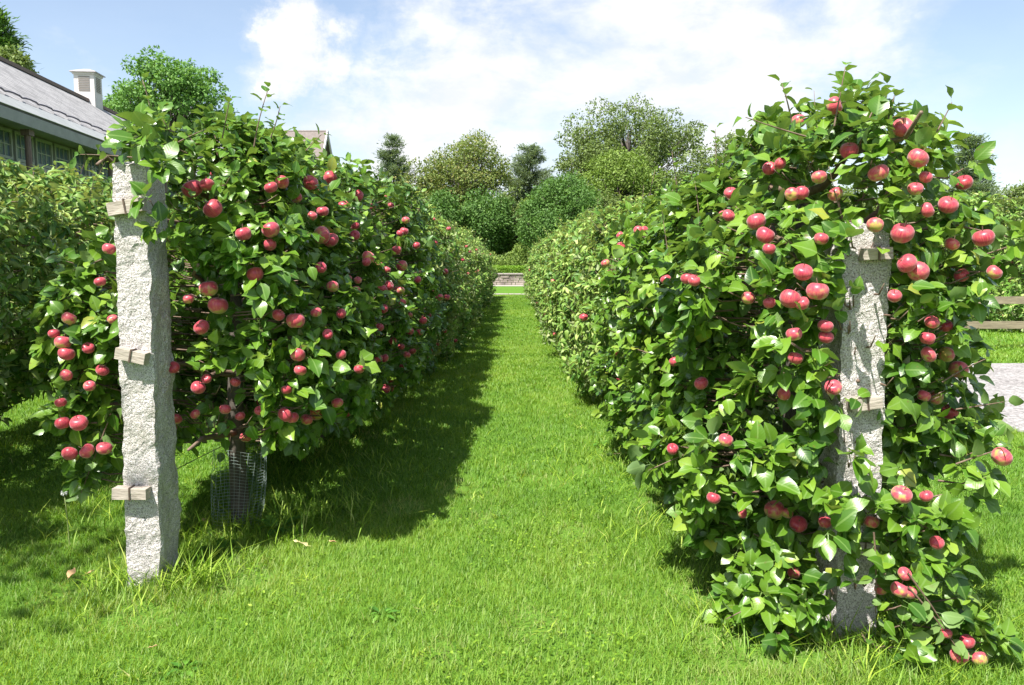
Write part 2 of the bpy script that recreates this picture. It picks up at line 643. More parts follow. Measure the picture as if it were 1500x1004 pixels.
# ------------------------------------------------------------------ apples
def apple_mesh(seed):
    r = random.Random(seed)
    nu, nv = 22, 14
    V = []
    prof = []
    for i in range(nv + 1):
        t = i / nv * math.pi
        rr = math.sin(t) ** .9
        z = math.cos(t)
        z -= .30 * math.exp(-(rr / .33) ** 2) * (1 if z > 0 else -.6)
        rr *= 1 + .07 * math.cos(t)
        prof.append((rr, z * .88))
    lob = r.uniform(0, 6)
    for rr, z in prof:
        for j in range(nu):
            a = j / nu * 2 * math.pi
            k = 1 + .018 * math.sin(5 * a + lob) * (1 if z < 0 else .4) + .03 * math.sin(a + lob)
            V.append((rr * k * math.cos(a), rr * k * math.sin(a), z))
    F, T = [], []
    for i in range(nv):
        for j in range(nu):
            F += [i * nu + j, (i + 1) * nu + j, (i + 1) * nu + (j + 1) % nu, i * nu + (j + 1) % nu]
            T.append(4)
    me = np_mesh('apple', V, F, T, M['apple'])
    # stem and calyx in the same mesh
    bm = bmesh.new()
    bm.from_mesh(me)
    me.materials.append(M['twig'])
    lean = (r.uniform(-.2, .2), r.uniform(-.2, .2))
    prev = None
    for k in range(4):
        t = k / 3
        ring = [bm.verts.new((lean[0] * t + .05 * math.cos(a), lean[1] * t + .05 * math.sin(a), .5 + .75 * t)) for a in (0, 1.57, 3.14, 4.71)]
        if prev:
            for q in range(4):
                f = bm.faces.new((prev[q], prev[(q + 1) % 4], ring[(q + 1) % 4], ring[q]))
                f.material_index = 1
        prev = ring
    for q in range(5):
        a = q * 1.2566
        vs = [bm.verts.new(p) for p in ((.03 * math.cos(a), .03 * math.sin(a), -.66), (.14 * math.cos(a - .35), .14 * math.sin(a - .35), -.74),
                                        (.17 * math.cos(a), .17 * math.sin(a), -.80), (.14 * math.cos(a + .35), .14 * math.sin(a + .35), -.74))]
        f = bm.faces.new(vs)
        f.material_index = 1
    bm.to_mesh(me)
    bm.free()
    return me


APPLES = [apple_mesh(i) for i in range(4)]


def put_apple(pos, r, parent, rs):
    o = bpy.data.objects.new('apple', APPLES[rs.randrange(4)])
    COL.objects.link(o)
    o.parent = parent
    pl = parent.location
    o.location = (pos[0] - pl[0], pos[1] - pl[1], pos[2] - pl[2])
    o.rotation_euler = (rs.gauss(0, .45), rs.gauss(0, .45), rs.uniform(0, 6.28))
    s = r * rs.uniform(.86, 1.04)
    o.scale = (s, s, s * rs.uniform(.92, 1.02))
    return o


AL = [(282, 277, 15), (303, 271, 10), (312, 306, 14), (357, 343, 12), (397, 337, 12), (471, 345, 15), (484, 352, 13), (397, 275, 10), (413, 267, 11), (455, 268, 11), (472, 280, 13),
      (484, 260, 9), (473, 310, 9), (505, 302, 10), (525, 287, 8), (306, 423, 13), (319, 448, 15), (295, 480, 11), (276, 438, 8), (408, 462, 10), (433, 470, 13), (463, 458, 9),
      (436, 520, 11), (440, 543, 10), (290, 568, 10), (303, 555, 8), (418, 608, 12), (428, 612, 10), (374, 402, 12), (420, 571, 8), (360, 641, 9), (258, 614, 9), (286, 607, 8),
      (380, 602, 8), (304, 673, 9), (470, 392, 8), (487, 420, 9), (539, 377, 10), (556, 390, 7), (589, 390, 8), (541, 440, 8), (330, 600, 8), (285, 640, 8), (352, 610, 7), (395, 660, 8), (345, 560, 7),
      (101, 467, 11), (79, 489, 8), (92, 502, 11), (97, 518, 13), (129, 510, 9), (97, 550, 9), (131, 566, 9), (150, 543, 9), (89, 590, 8), (92, 620, 11), (116, 620, 12), (102, 665, 11),
      (128, 661, 11), (153, 657, 12), (160, 365, 9), (147, 413, 8), (165, 468, 8),
      (592, 339, 6), (581, 367, 7), (550, 389, 8), (625, 387, 7), (652, 398, 6), (510, 408, 6), (524, 411, 6), (560, 424, 8), (570, 419, 7), (632, 426, 8), (589, 443, 6), (562, 453, 7),
      (542, 465, 7), (556, 480, 7), (633, 436, 6), (644, 436, 6), (655, 436, 6), (600, 462, 5), (530, 487, 8), (544, 531, 9), (553, 525, 8), (563, 525, 7), (526, 541, 8), (555, 608, 9),
      (564, 629, 9), (519, 620, 7), (630, 515, 6), (671, 397, 5), (520, 345, 7), (610, 360, 6), (500, 460, 7), (612, 410, 6), (575, 500, 6), (620, 470, 6), (596, 520, 6), (500, 520, 7), (480, 490, 7), (640, 460, 5), (565, 570, 7)]
AR = [(1195, 150, 15), (1222, 155, 13), (1170, 178, 10), (1322, 187, 16), (1244, 221, 13), (1344, 232, 14), (1287, 254, 15), (1356, 260, 8), (1127, 247, 10), (1143, 240, 7), (1224, 285, 12),
      (1200, 260, 12), (1174, 283, 9), (1160, 285, 9), (1412, 268, 13), (1389, 301, 14), (1341, 277, 8), (1358, 308, 8), (1108, 325, 14), (1121, 345, 14), (1127, 365, 9), (1203, 350, 9),
      (1322, 342, 17), (1282, 330, 13), (1441, 349, 14), (1394, 358, 6), (1067, 316, 10), (1070, 283, 9), (1329, 386, 15), (1345, 398, 15), (1409, 404, 11), (1456, 399, 12), (1310, 434, 9),
      (1176, 399, 15), (1157, 438, 15), (1197, 427, 15), (1175, 445, 8), (1096, 437, 8), (1127, 444, 10), (1007, 408, 9), (1017, 411, 8), (1209, 478, 12), (1210, 494, 12), (1163, 490, 11),
      (1165, 525, 11), (1359, 496, 10), (1360, 520, 13), (1386, 520, 11), (1404, 542, 14), (1365, 472, 9), (1385, 478, 8), (1403, 495, 9), (1220, 568, 14), (1027, 562, 11), (1148, 577, 9),
      (1353, 580, 9), (1372, 583, 10), (1392, 603, 12), (1467, 669, 15), (1063, 645, 12), (1045, 730, 10), (985, 658, 9), (967, 690, 8), (984, 705, 8), (1087, 751, 9), (1134, 747, 14),
      (1153, 752, 8), (1169, 768, 13), (1208, 765, 11), (1321, 725, 14), (1277, 765, 11), (1357, 727, 8), (1163, 840, 8), (1325, 841, 10), (1317, 864, 14), (1331, 868, 11), (1291, 862, 9),
      (1372, 795, 9), (935, 338, 8), (887, 386, 7), (887, 424, 6), (843, 463, 7), (855, 465, 7), (903, 515, 7), (1060, 315, 8), (988, 530, 9), (908, 345, 6), (975, 410, 6)]
AR_LOW = [(1386, 928, 9), (1405, 960, 14), (1417, 940, 12), (1435, 965, 14)]


def hit(px, py, cans, ymin=2.6, ymax=30):
    d = ray(px, py)
    d = d / d[1]
    ys = np.arange(ymin, ymax, .02)
    P = np.array([0, 0, CAMZ])[None] + d[None] * ys[:, None]
    best = None
    for i, c in enumerate(cans):
        f = c.F(P)
        w = np.where(f < .97)[0]
        if len(w) and (best is None or w[0] < best[1]):
            best = (i, w[0])
    if best is None:
        return None
    return best[0], P[best[1]]


# ------------------------------------------------------------------ apple tree rows
def limbs_for(cx, cy, c, rs, detail=True, trunk_r=.05, lean=0):
    """trunk mesh + branch mesh (world coordinates)"""
    tr = Tubes()
    z1 = c.zt - .35
    pts = [(cx, cy, -.06), (cx + .005, cy, .05), (cx + lean * .3, cy + rs.gauss(0, .015), .35), (cx + lean * .6, cy + rs.gauss(0, .02), .75),
           (cx + lean, cy + rs.gauss(0, .03), 1.25), (cx + rs.gauss(0, .03), cy + rs.gauss(0, .03), z1)]
    tr.add(pts, [trunk_r * 1.5, trunk_r * 1.15, trunk_r, trunk_r * .92, trunk_r * .65, trunk_r * .35], 12)
    br = Tubes()
    ends = []
    for z in ([.62, .95, 1.3, 1.62, 1.9] if detail else [.8, 1.4, 1.8]):
        if z > z1 + .1:
            continue
        for s in (-1, 1):
            e = np.array([cx + rs.gauss(0, .15), cy + s * c.L * .85, z + rs.uniform(.0, .2)])
            p = wob((cx, cy, z - .08), e, 7, .025, rs)
            br.add(p, np.linspace(.022, .007, 7), 7)
            ends.append(p)
    return tr, br, ends


def build_tree(name_label, cat, group, cx, cy, can, variety, lod, nspur, K, rs_seed, apples=(), shoots=6, carve=None, size=None, extra=None, trunk_r=.05, rand_apples=0, ar=.036, blobs=()):
    r = np.random.default_rng(rs_seed)
    rs = random.Random(rs_seed)
    root = empty('apple_tree', (cx, cy, 0), name_label, cat, group)
    tr, br, ends = limbs_for(cx, cy, can, rs, lod == 'hi', trunk_r)
    off = np.array([cx, cy, 0])
    tm = HI
    sz = size or {'A': .088, 'B': .094, 'C': .085}[variety]
    ratio = {'A': .68, 'B': .44, 'C': .58}[variety]
    bend = {'A': (.05, .5), 'B': (.3, .95), 'C': (.1, .6)}[variety]
    fold = {'A': .22, 'B': .5, 'C': .3}[variety]
    apples = list(apples)
    n = 0
    while n < min(rand_apples, 100 - len(apples) + n):
        side = rs.uniform(-.3, 1.1) * (-can.wl if cx > 0 else can.wr)
        p = np.array([can.x0 + side, can.yc + rs.uniform(-1, 1) * can.L, rs.uniform(can.zb + .05, can.zt - .15)])
        if .90 < can.F(p[None])[0] < 1.0 and all(np.linalg.norm(p - a[0]) > .06 for a in apples):
            apples.append((p, ar * rs.uniform(.85, 1.1)))
            n += 1
    P = can.sample(nspur, r)
    Nn = can.grad(P)
    for bc, brad, bn in blobs:
        dv = nrmz(r.normal(0, 1, (bn, 3)))
        bp_ = np.array(bc) + dv * (brad * r.uniform(.2, 1, bn) ** .5)[:, None]
        P = np.concatenate([P, bp_])
        Nn = np.concatenate([Nn, nrmz(dv * .5 + np.array([0, -1, .2]))])
    apos = np.array([a[0] for a in apples]).reshape(-1, 3)
    arad = np.array([a[1] for a in apples])

    def keep(C, r_):
        ok = np.ones(len(C), bool)
        o = np.array([0, 0, CAMZ])
        for a, rr in zip(apos, arad):
            dv = C - a
            dist = np.linalg.norm(dv, axis=1)
            ok &= dist > rr * 1.25
            ray_ = nrmz((o - a)[None])[0]
            t = dv @ ray_
            per = np.linalg.norm(dv - t[:, None] * ray_, axis=1)
            inf = (t > 0) & (t < .45) & (per < rr + .028)
            ok &= ~(inf & (r_.random(len(C)) < .9))
        if carve is not None:
            ok &= ~carve(C, r_)
        ok &= C[:, 2] > .03
        return ok
    parts = [rosettes(P, Nn, K, sz, ratio, tm, r, bend=bend, fold=fold, keep=keep,
                      droop=.35 if variety == 'A' else .15, upw=.8 if variety != 'B' else .5)]
    # twigs from inside out to the spurs
    step = 2 if lod == 'hi' else 6
    axis = np.stack([np.full(len(P), cx), P[:, 1] * .7 + cy * .3, P[:, 2] - .12], -1)
    for i in range(0, len(P), step):
        q = P[i] + (axis[i] - P[i]) * rs.uniform(.25, .55)
        mid = (q + P[i]) / 2 + np.array([0, 0, -.02])
        br.add([q, mid, P[i]], [.0045, .0035, .002], 4)
    # side shoots pushing out of the flanks
    if variety == 'B' or lod == 'hi':
        for i in range(48 if variety == 'B' else 12):
            b = P[rs.randrange(nspur)]
            gq = Nn[0] * 0 + can.grad(b[None])[0]
            parts.append(shoot(br, b, gq * .55 + UP * .8 + r.normal(0, .2, 3), rs.uniform(.14, .30), rs.randint(6, 10), sz * .95, ratio, tm, r, light=.45 if variety == 'B' else .25))
    # leaders
    for i in range(shoots):
        b = np.array([can.x0 + rs.uniform(-.75, .75) * (can.wr if rs.random() < .5 else can.wl), can.yc + rs.uniform(-.95, .95) * can.L, can.zt - .12])
        while can.F(b[None])[0] > .95 and b[2] > can.zb:
            b[2] -= .03
        parts.append(shoot(br, b, (rs.gauss(0, .25), rs.gauss(0, .25), 1), rs.uniform(.14, .34), rs.randint(6, 11), sz * .85, ratio, tm, r))
    if extra:
        for b, e, nl in extra:
            b, e = np.array(b), np.array(e)
            parts.append(shoot(br, b, e - b, np.linalg.norm(e - b), nl, sz * 1.0, ratio, tm, r, rad=.004))
    V, F, T, A = merge(parts)
    fm = np_mesh('foliage', V - off, F, T, M['leaf' + variety], A)
    link('foliage', fm, root)
    for t, nme, mt in ((tr, 'trunk', M['bark']), (br, 'branches', M['twig'])):
        t.V = [v - off for v in t.V]
        link(nme, t.mesh(nme, mt), root)
    for a, rr in apples:
        put_apple(a, rr, root, rs)
    return root


def copy_tree(src, loc, rz, label, group, scale=1):
    c = src.copy()
    COL.objects.link(c)
    c.location = loc
    c.rotation_euler = (0, 0, rz)
    c.scale = (scale,) * 3
    c['label'] = label
    if group:
        c['group'] = group
    for ch in [o for o in COL.objects if o.parent == src]:
        d = ch.copy()
        COL.objects.link(d)
        d.parent = c
    return c


ORD = ['first', 'second', 'third', 'fourth', 'fifth', 'sixth', 'seventh', 'eighth']
LX, RX = -1.6, 1.40
# near canopies (world space)
canL = [Canopy(LX - .02, 3.62, 5.45, .66, .72, .57, 2.22, 11, .10, 4),
        Canopy(LX, 5.3, 7.5, .7, .80, .30, 2.26, 12, .09),
        Canopy(LX, 7.4, 9.6, .7, .74, .26, 2.28, 13, .09),
        Canopy(LX, 9.5, 11.7, .7, .78, .16, 2.3, 14, .09)]
canR = [Canopy(RX, 2.86, 4.95, .72, .53, .12, 2.17, 21, .12, 3.4),
        Canopy(RX, 4.8, 7.0, .70, .7, .08, 2.0, 22, .07),
        Canopy(RX, 6.9, 9.1, .70, .7, .06, 1.98, 23, .09),
        Canopy(RX, 9.0, 11.2, .72, .7, .05, 2.05, 24, .10)]


def assign(lst, cans, push):
    out = {i: [] for i in range(len(cans))}
    for px, py, rp in lst:
        spray = None
        if px < 172:
            spray = 3.66
        elif px > 1050 and py > 715:
            spray = 3.25 - (px - 1050) / 450 * .6 if px < 1300 else 2.80
        elif px > 1425:
            spray = 2.95
        h = (0, at(px, py, spray)) if spray else hit(px, py, cans)
        if h is None:
            continue
        i, p = h
        d = nrmz(np.array([0, 0, CAMZ]) - p)
        p = p + d * push
        if len(out[i]) < 100:
            out[i].append((p, min(.05, max(.027, rp * p[1] / FPX * 1.04))))
    return out


canL[0].fx = lambda P: .75 * np.clip((P[..., 2] - 1.25) / .4, 0, 1) * np.clip((LX - .1 - P[..., 0]) / .3, 0, 1)
canR[0].fx = lambda P: 1.0 * np.clip((P[..., 2] - 1.55) / .65, 0, 1) * np.clip((1.3 - P[..., 0]) / .7, 0, 1) + .5 * np.clip((.62 - P[..., 2]) / .45, 0, 1) * np.clip((1.25 - P[..., 0]) / .45, 0, 1) + .35 * np.clip((.9 - P[..., 2]) / .5, 0, 1) * np.clip((P[..., 0] - 1.55) / .3, 0, 1)
aL = assign(AL, canL, .02)
aR = assign(AR, canR, .03)

POST_R_Y = 3.0


def carve_right(C, r_):
    xl = 1.33 + (1.0 - C[:, 2]) * .0
    near = (np.abs(C[:, 0] - xl) < .125) & (C[:, 1] < POST_R_Y + .25)
    band = ((C[:, 2] > .98) & (C[:, 2] < 1.62)) | ((C[:, 2] > .62) & (C[:, 2] <= .98) & (np.abs(C[:, 0] - xl) < .11)) | ((C[:, 2] < .33) & (np.abs(C[:, 0] - xl) < .1))
    inside = (np.abs(C[:, 0] - xl) < .12) & (np.abs(C[:, 1] - POST_R_Y - .1) < .14) & (C[:, 2] < 1.75)
    return (near & band & (r_.random(len(C)) < .86)) | inside


def carve_left(C, r_):
    inside = (np.abs(C[:, 0] + 1.65) < .14) & (C[:, 1] < 3.85) & (C[:, 1] > 3.44) & (C[:, 2] < 1.98)
    win = (np.abs(C[:, 0] - (LX + .10)) < .26) & (C[:, 1] < 4.7) & (C[:, 2] < 1.0) & (r_.random(len(C)) < .93)
    return inside | win


def E(px0, py0, px1, py1, Y, nl, dy=0):
    return (at(px0, py0, Y), at(px1, py1, Y + dy), nl)


exL = [E(372, 215, 385, 128, 3.95, 11), E(228, 215, 222, 118, 3.9, 9), E(325, 205, 338, 140, 4.0, 9), E(205, 232, 118, 222, 3.65, 8, -.05),
       E(395, 205, 415, 158, 4.1, 7), E(250, 215, 300, 185, 3.9, 7), E(440, 230, 470, 196, 4.4, 7),
       E(150, 380, 100, 400, 3.7, 7, .1), E(160, 470, 75, 640, 3.75, 13, .05), E(165, 600, 122, 715, 3.75, 8), E(210, 225, 160, 205, 3.8, 6)]
exR = [E(1222, 185, 1238, 98, 3.05, 8), E(1180, 200, 1090, 175, 3.05, 7), E(1300, 180, 1310, 140, 3.1, 7), E(1360, 215, 1400, 148, 3.05, 8), E(1160, 180, 1150, 122, 3.1, 6),
       E(1270, 180, 1295, 128, 3.1, 6), E(1400, 330, 1500, 352, 3.0, 7), E(1400, 400, 1490, 395, 3.0, 7), E(1380, 560, 1440, 520, 3.0, 6), E(1400, 680, 1480, 650, 2.95, 8), E(1400, 600, 1470, 590, 3.0, 6),
       E(1330, 840, 1440, 985, 2.75, 12), E(1330, 860, 1410, 945, 2.75, 8), E(1130, 880, 1060, 900, 2.95, 7), E(1280, 780, 1290, 900, 2.8, 8), E(1060, 640, 950, 690, 3.3, 8)]
BL = [(at(px, py, Y), rad, n) for px, py, Y, rad, n in [(112, 440, 3.8, .14, 14), (120, 385, 3.8, .13, 10), (100, 510, 3.85, .12, 12), (140, 560, 3.85, .12, 12), (110, 600, 3.8, .11, 12), (135, 650, 3.8, .10, 9), (120, 695, 3.8, .06, 4), (150, 480, 3.8, .12, 12),
                                                          (222, 215, 3.5, .07, 5), (235, 340, 3.40, .035, 2), (222, 292, 3.39, .02, 1), (230, 255, 3.42, .05, 3), (240, 200, 3.75, .12, 9), (245, 345, 3.6, .07, 3), (215, 190, 3.8, .08, 4)]]
BR = [(at(px, py, Y), rad, n) for px, py, Y, rad, n in [(1100, 820, 3.2, .13, 11), (1060, 780, 3.3, .12, 9), (1190, 905, 3.0, .11, 8), (1180, 840, 3.0, .12, 9), (1020, 730, 3.4, .12, 8), (1090, 880, 3.15, .10, 7), (1140, 925, 3.0, .08, 5), (1405, 925, 2.8, .07, 4), (1440, 945, 2.8, .06, 3), (1320, 905, 2.78, .09, 6), (1290, 925, 2.78, .08, 5), (1370, 860, 2.85, .12, 9), (1300, 745, 2.84, .10, 7),
                                                          (1215, 770, 2.86, .11, 8), (1270, 830, 2.84, .10, 7), (1340, 790, 2.88, .13, 10), (1470, 350, 3.0, .08, 4), (1455, 660, 3.0, .05, 2), (1420, 700, 3.0, .07, 4), (1385, 760, 2.95, .10, 7),
                                                          (1430, 410, 3.0, .09, 6), (1400, 480, 3.0, .1, 7), (1150, 860, 2.95, .12, 9), (1120, 900, 2.95, .1, 6), (1290, 485, 2.84, .035, 2), (1240, 345, 2.86, .05, 3), (1305, 425, 2.86, .04, 2), (1300, 560, 2.86, .04, 2), (1235, 660, 2.86, .05, 3)]]
EXTRA_R = [(at(px, py, 2.75), rp * 2.75 / FPX) for px, py, rp in AR_LOW]

G1, G2 = 'apple trees trained in the row left of the grass alley', 'apple trees trained in the row right of the grass alley'
tree_l = [
    build_tree('bright green apple tree heavy with red apples right behind the left granite post', 'apple tree', G1, LX + .05, 4.35, canL[0], 'A', 'hi', 1750, 7, 101, aL[0], 5, carve_left, rand_apples=22, ar=.033, extra=exL, blobs=BL, trunk_r=.047),
    build_tree('second apple tree of the left row, dark leaves and crimson apples in its own shade', 'apple tree', G1, LX - .03, 6.45, canL[1], 'A', 'hi', 1900, 6, 102, aL[1], 7, rand_apples=45, ar=.034),
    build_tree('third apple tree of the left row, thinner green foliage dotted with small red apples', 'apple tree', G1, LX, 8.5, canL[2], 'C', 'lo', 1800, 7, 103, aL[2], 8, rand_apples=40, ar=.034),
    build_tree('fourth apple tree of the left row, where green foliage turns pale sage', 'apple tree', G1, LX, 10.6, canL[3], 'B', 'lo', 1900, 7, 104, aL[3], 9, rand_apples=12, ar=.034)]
tree_r = [
    build_tree('large leaved apple tree full of red apples wrapped around the right granite post', 'apple tree', G2, RX, 3.85, canR[0], 'A', 'hi', 1850, 7, 201, aR[0] + EXTRA_R, 8, carve_right, size=.089, extra=exR, blobs=BR),
    build_tree('second apple tree of the right row, green leaves and few pink apples', 'apple tree', G2, RX, 5.9, canR[1], 'A', 'hi', 2000, 6, 202, aR[1], 10, size=.08, extra=[E(1050, 262, 1046, 190, 5.4, 9), E(992, 285, 988, 222, 5.6, 8), E(1085, 255, 1092, 200, 5.2, 7), E(950, 300, 956, 250, 6.2, 8)], rand_apples=12),
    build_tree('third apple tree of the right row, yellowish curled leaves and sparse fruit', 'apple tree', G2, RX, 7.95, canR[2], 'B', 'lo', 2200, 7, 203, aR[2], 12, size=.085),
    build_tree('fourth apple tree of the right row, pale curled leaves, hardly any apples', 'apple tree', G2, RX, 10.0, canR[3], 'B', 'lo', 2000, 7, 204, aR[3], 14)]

# prototypes of the pale far trees: built at their own place in the row, copied further down
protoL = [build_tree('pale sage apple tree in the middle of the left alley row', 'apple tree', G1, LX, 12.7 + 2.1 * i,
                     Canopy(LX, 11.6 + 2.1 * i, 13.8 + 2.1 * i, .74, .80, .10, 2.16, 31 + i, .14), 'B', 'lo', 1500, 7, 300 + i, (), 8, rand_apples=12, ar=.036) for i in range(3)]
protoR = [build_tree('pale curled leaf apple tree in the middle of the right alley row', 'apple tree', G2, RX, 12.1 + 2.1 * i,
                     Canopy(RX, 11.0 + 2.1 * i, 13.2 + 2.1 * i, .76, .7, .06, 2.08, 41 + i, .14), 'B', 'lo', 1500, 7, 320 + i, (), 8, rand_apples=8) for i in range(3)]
for i, t in enumerate(protoL):
    t['label'] = '%s apple tree from the left granite post, pale sage foliage without visible fruit' % ORD[4 + i]
for i, t in enumerate(protoR):
    t['label'] = '%s apple tree from the right granite post, pale curled foliage' % ORD[4 + i]
for i in range(7):
    copy_tree(protoL[(i * 2 + 1) % 3], (LX + .02 * math.sin(i), 19.0 + 2.1 * i, 0), math.pi * (i % 2), 'pale apple tree in the far stretch of the left row before the stone edging', G1)
    copy_tree(protoR[(i * 2 + 1) % 3], (RX + .02 * math.cos(i), 18.4 + 2.1 * i, 0), math.pi * (i % 2), 'pale apple tree in the far stretch of the right row before the stone edging', G2)

# second row on the left (towards the barn)
G3 = 'apple trees of the outer row between the alley and the barn'
L2X = -4.0
p2 = [build_tree('sage topped apple tree of the outer left row, dark below', 'apple tree', G3, L2X, 7.2 + 2.1 * i,
                 Canopy(L2X, 6.1 + 2.1 * i, 8.3 + 2.1 * i, .78, .78, .45, 2.16, 51 + i, .13), 'B', 'lo', 1900, 7, 340 + i, (), 12, rand_apples=14, ar=.034) for i in range(2)]
p2[0]['label'] = 'outer row apple tree at the left photo edge, sage leaves below the barn windows'
p2[1]['label'] = 'outer row apple tree just left of the left post, with dark red fruit'
for i, y in enumerate([3.0, 5.1, 11.4, 13.5, 15.6, 17.7, 19.8, 21.9]):
    copy_tree(p2[i % 2], (L2X, y, 0), math.pi * (i % 2),
              'apple tree of the outer left row outside the left edge' if y < 6 else 'apple tree of the outer left row hidden behind the front trees', G3)

# third row beyond the gravel
G4 = 'tall apple trees beyond the gravel drive'
p3 = copy_tree(protoL[0], (10.6, 17.5, 0), 0, 'tall green apple tree beyond the gravel at the right edge, behind the rail fence', G4, 1.28)
for i, (x, y) in enumerate([(10.4, 20.2), (10.3, 23), (10.2, 26), (13.2, 18.0), (16, 18.5), (10.0, 29)]):
    copy_tree(protoL[(i + 1) % 3], (x, y, 0), .6 * i, 'apple tree among the row beyond the gravel drive, mostly behind nearer foliage', G4, 1.22)

# ------------------------------------------------------------------ granite posts
def box_bm(bm, c, s, rot=None):
    r = bmesh.ops.create_cube(bm, size=1)
    for v in r['verts']:
        v.co = Vector((v.co.x * s[0], v.co.y * s[1], v.co.z * s[2]))
        if rot is not None:
            v.co = rot @ v.co
        v.co += Vector(c)
    return r['verts']


def bm_obj(name, bm, mat, parent=None, loc=None, smooth=False, bevel=0):
    if bevel:
        bmesh.ops.bevel(bm, geom=list(bm.edges), offset=bevel, segments=2, affect='EDGES', profile=.6)
    bmesh.ops.recalc_face_normals(bm, faces=bm.faces)
    me = bpy.data.meshes.new(name)
    bm.to_mesh(me)
    bm.free()
    for p in me.polygons:
        p.use_smooth = smooth
    for m in (mat if isinstance(mat, (list, tuple)) else [mat]):
        me.materials.append(m)
    return link(name, me, parent, loc)


def granite_post(label, Y, tl, trr, bl, brr, depth, seed, blocks):
    """front-face corners given at the depth Y of the front face"""
    T0, T1, B0, B1 = at(*tl, Y), at(*trr, Y), at(*bl, Y), at(*brr, Y)
    ctr = (B0 + B1) / 2
    root = empty('granite_post', (ctr[0], Y + depth / 2, 0), label, 'stone post', 'granite end posts of the apple rows')
    bm = bmesh.new()
    nx, ny, nz = 12, 13, 150
    zt = T0[2]
    grid = {}

    def pt(u, v, w):
        lx = B0[0] + (T0[0] - B0[0]) * w
        rx = B1[0] + (T1[0] - B1[0]) * w
        z = -.12 + (zt + .12) * w
        x = lx + (rx - lx) * u
        d = depth * (1.12 - .12 * w)
        y = Y + d * v
        p = Vector((x, y, z))
        n = mn.noise_vector(Vector((x * 4, y * 4, z * 3.2)) + Vector((seed, 0, 0))) * .008
        n += mn.noise_vector(Vector((x * 15, y * 15, z * 11)) + Vector((seed, 5, 0))) * .010
        n += mn.noise_vector(Vector((x * 45, y * 45, z * 45))) * .005
        n.x += .013 * (abs(mn.noise(Vector((y * 7, z * 5, seed)))) - .2) * (1 if u > .5 else -1)
        if v > .02 and (u > .98 or u < .02):
            # split side: flaky scallops
            n.x += .010 * mn.noise(Vector((0, y * 9, z * 6 + seed))) + .006 * abs(mn.noise(Vector((0, y * 30, z * 18 + seed))))
        if w > .999:
            n.z += .02 * mn.noise(Vector((x * 12, y * 12, seed))) - .012
            n.z *= 1.6
        return p + n - Vector((ctr[0], Y + depth / 2, 0))

    def vtx(i, j, k):
        key = (i, j, k)
        if key not in grid:
            grid[key] = bm.verts.new(pt(i / nx, j / ny, k / nz))
        return grid[key]
    for k in range(nz):
        for i in range(nx):
            bm.faces.new((vtx(i, 0, k), vtx(i + 1, 0, k), vtx(i + 1, 0, k + 1), vtx(i, 0, k + 1)))
            bm.faces.new((vtx(i, ny, k), vtx(i, ny, k + 1), vtx(i + 1, ny, k + 1), vtx(i + 1, ny, k)))
        for j in range(ny):
            bm.faces.new((vtx(0, j, k), vtx(0, j, k + 1), vtx(0, j + 1, k + 1), vtx(0, j + 1, k)))
            bm.faces.new((vtx(nx, j, k), vtx(nx, j + 1, k), vtx(nx, j + 1, k + 1), vtx(nx, j, k + 1)))
    for i in range(nx):
        for j in range(ny):
            bm.faces.new((vtx(i, j, nz), vtx(i + 1, j, nz), vtx(i + 1, j + 1, nz), vtx(i, j + 1, nz)))
    bm_obj('shaft', bm, M['granite'], root, smooth=False)
    from mathutils import Matrix
    for px, py, wpx, hpx, ang in blocks:
        c = at(px, py, Y - .022)
        w, h = wpx * Y / FPX, hpx * Y / FPX
        rot = Matrix.Rotation(ang, 3, 'Y')
        bm = bmesh.new()
        box_bm(bm, (0, 0, 0), (w, .055, h))
        bmesh.ops.subdivide_edges(bm, edges=list(bm.edges), cuts=2, use_grid_fill=True)
        for v in bm.verts:
            v.co += mn.noise_vector(v.co * 18 + Vector((px, 0, 0))) * .003
        o = bm_obj('wooden_block', bm, M['block'], root, bevel=.0015)
        loc = Vector(c) - root.location
        o.location = loc
        o.rotation_euler = (0, ang, 0)
        bm = bmesh.new()
        box_bm(bm, (w * .02, -.0297, 0), (.007, .003, h * 1.0 + .006))
        box_bm(bm, (w * .02, -.0, h / 2 + .0035), (.007, .060, .003))
        s = bm_obj('strap', bm, M['strap'], o)
    return root


granite_post('grey granite post with three wooden blocks standing at the left row end', 3.48, (165, 236), (213, 234), (188, 874), (236, 877), .19, 3.1,
             [(186, 304, 50, 19, R(-9)), (194, 521, 44, 17, R(12)), (193, 722, 50, 17, R(1))])
granite_post('speckled granite post half hidden by apple leaves at the right row end', POST_R_Y, (1236, 322), (1304, 322), (1222, 948), (1284, 950), .19, 9.4,
             [(1282, 372, 42, 17, R(-3)), (1266, 591, 46, 17, R(-8)), (1262, 800, 44, 17, R(2))])

# trellis wire
w = Tubes()
a = at(247, 693, 3.62)
pts = [a + np.array([0, 0, 0])] + [np.array([LX + .06, y, a[2] + .03 * math.sin(y)]) for y in (5, 8, 12, 20, 34)]
pts = [p - a for p in pts]
w.add(pts, .0022, 6)
tag(link('trellis_wire', w.mesh('trellis_wire', M['wire']), None, a), 'thin low steel wire stretched from the left granite post through the trees', 'wire')

# tree guard (plastic mesh cone round the first left trunk)
g = Tubes()
gc = np.array([LX + .04, 4.33, 0])
zt = .46


def gp(th, z):
    t = z / zt
    r = .115 + .03 * t + .02 * math.sin(2 * th + 3 * t)
    return np.array([r * math.cos(th) + .03 * t, r * math.sin(th), z + .015 * math.sin(3 * th) * t])


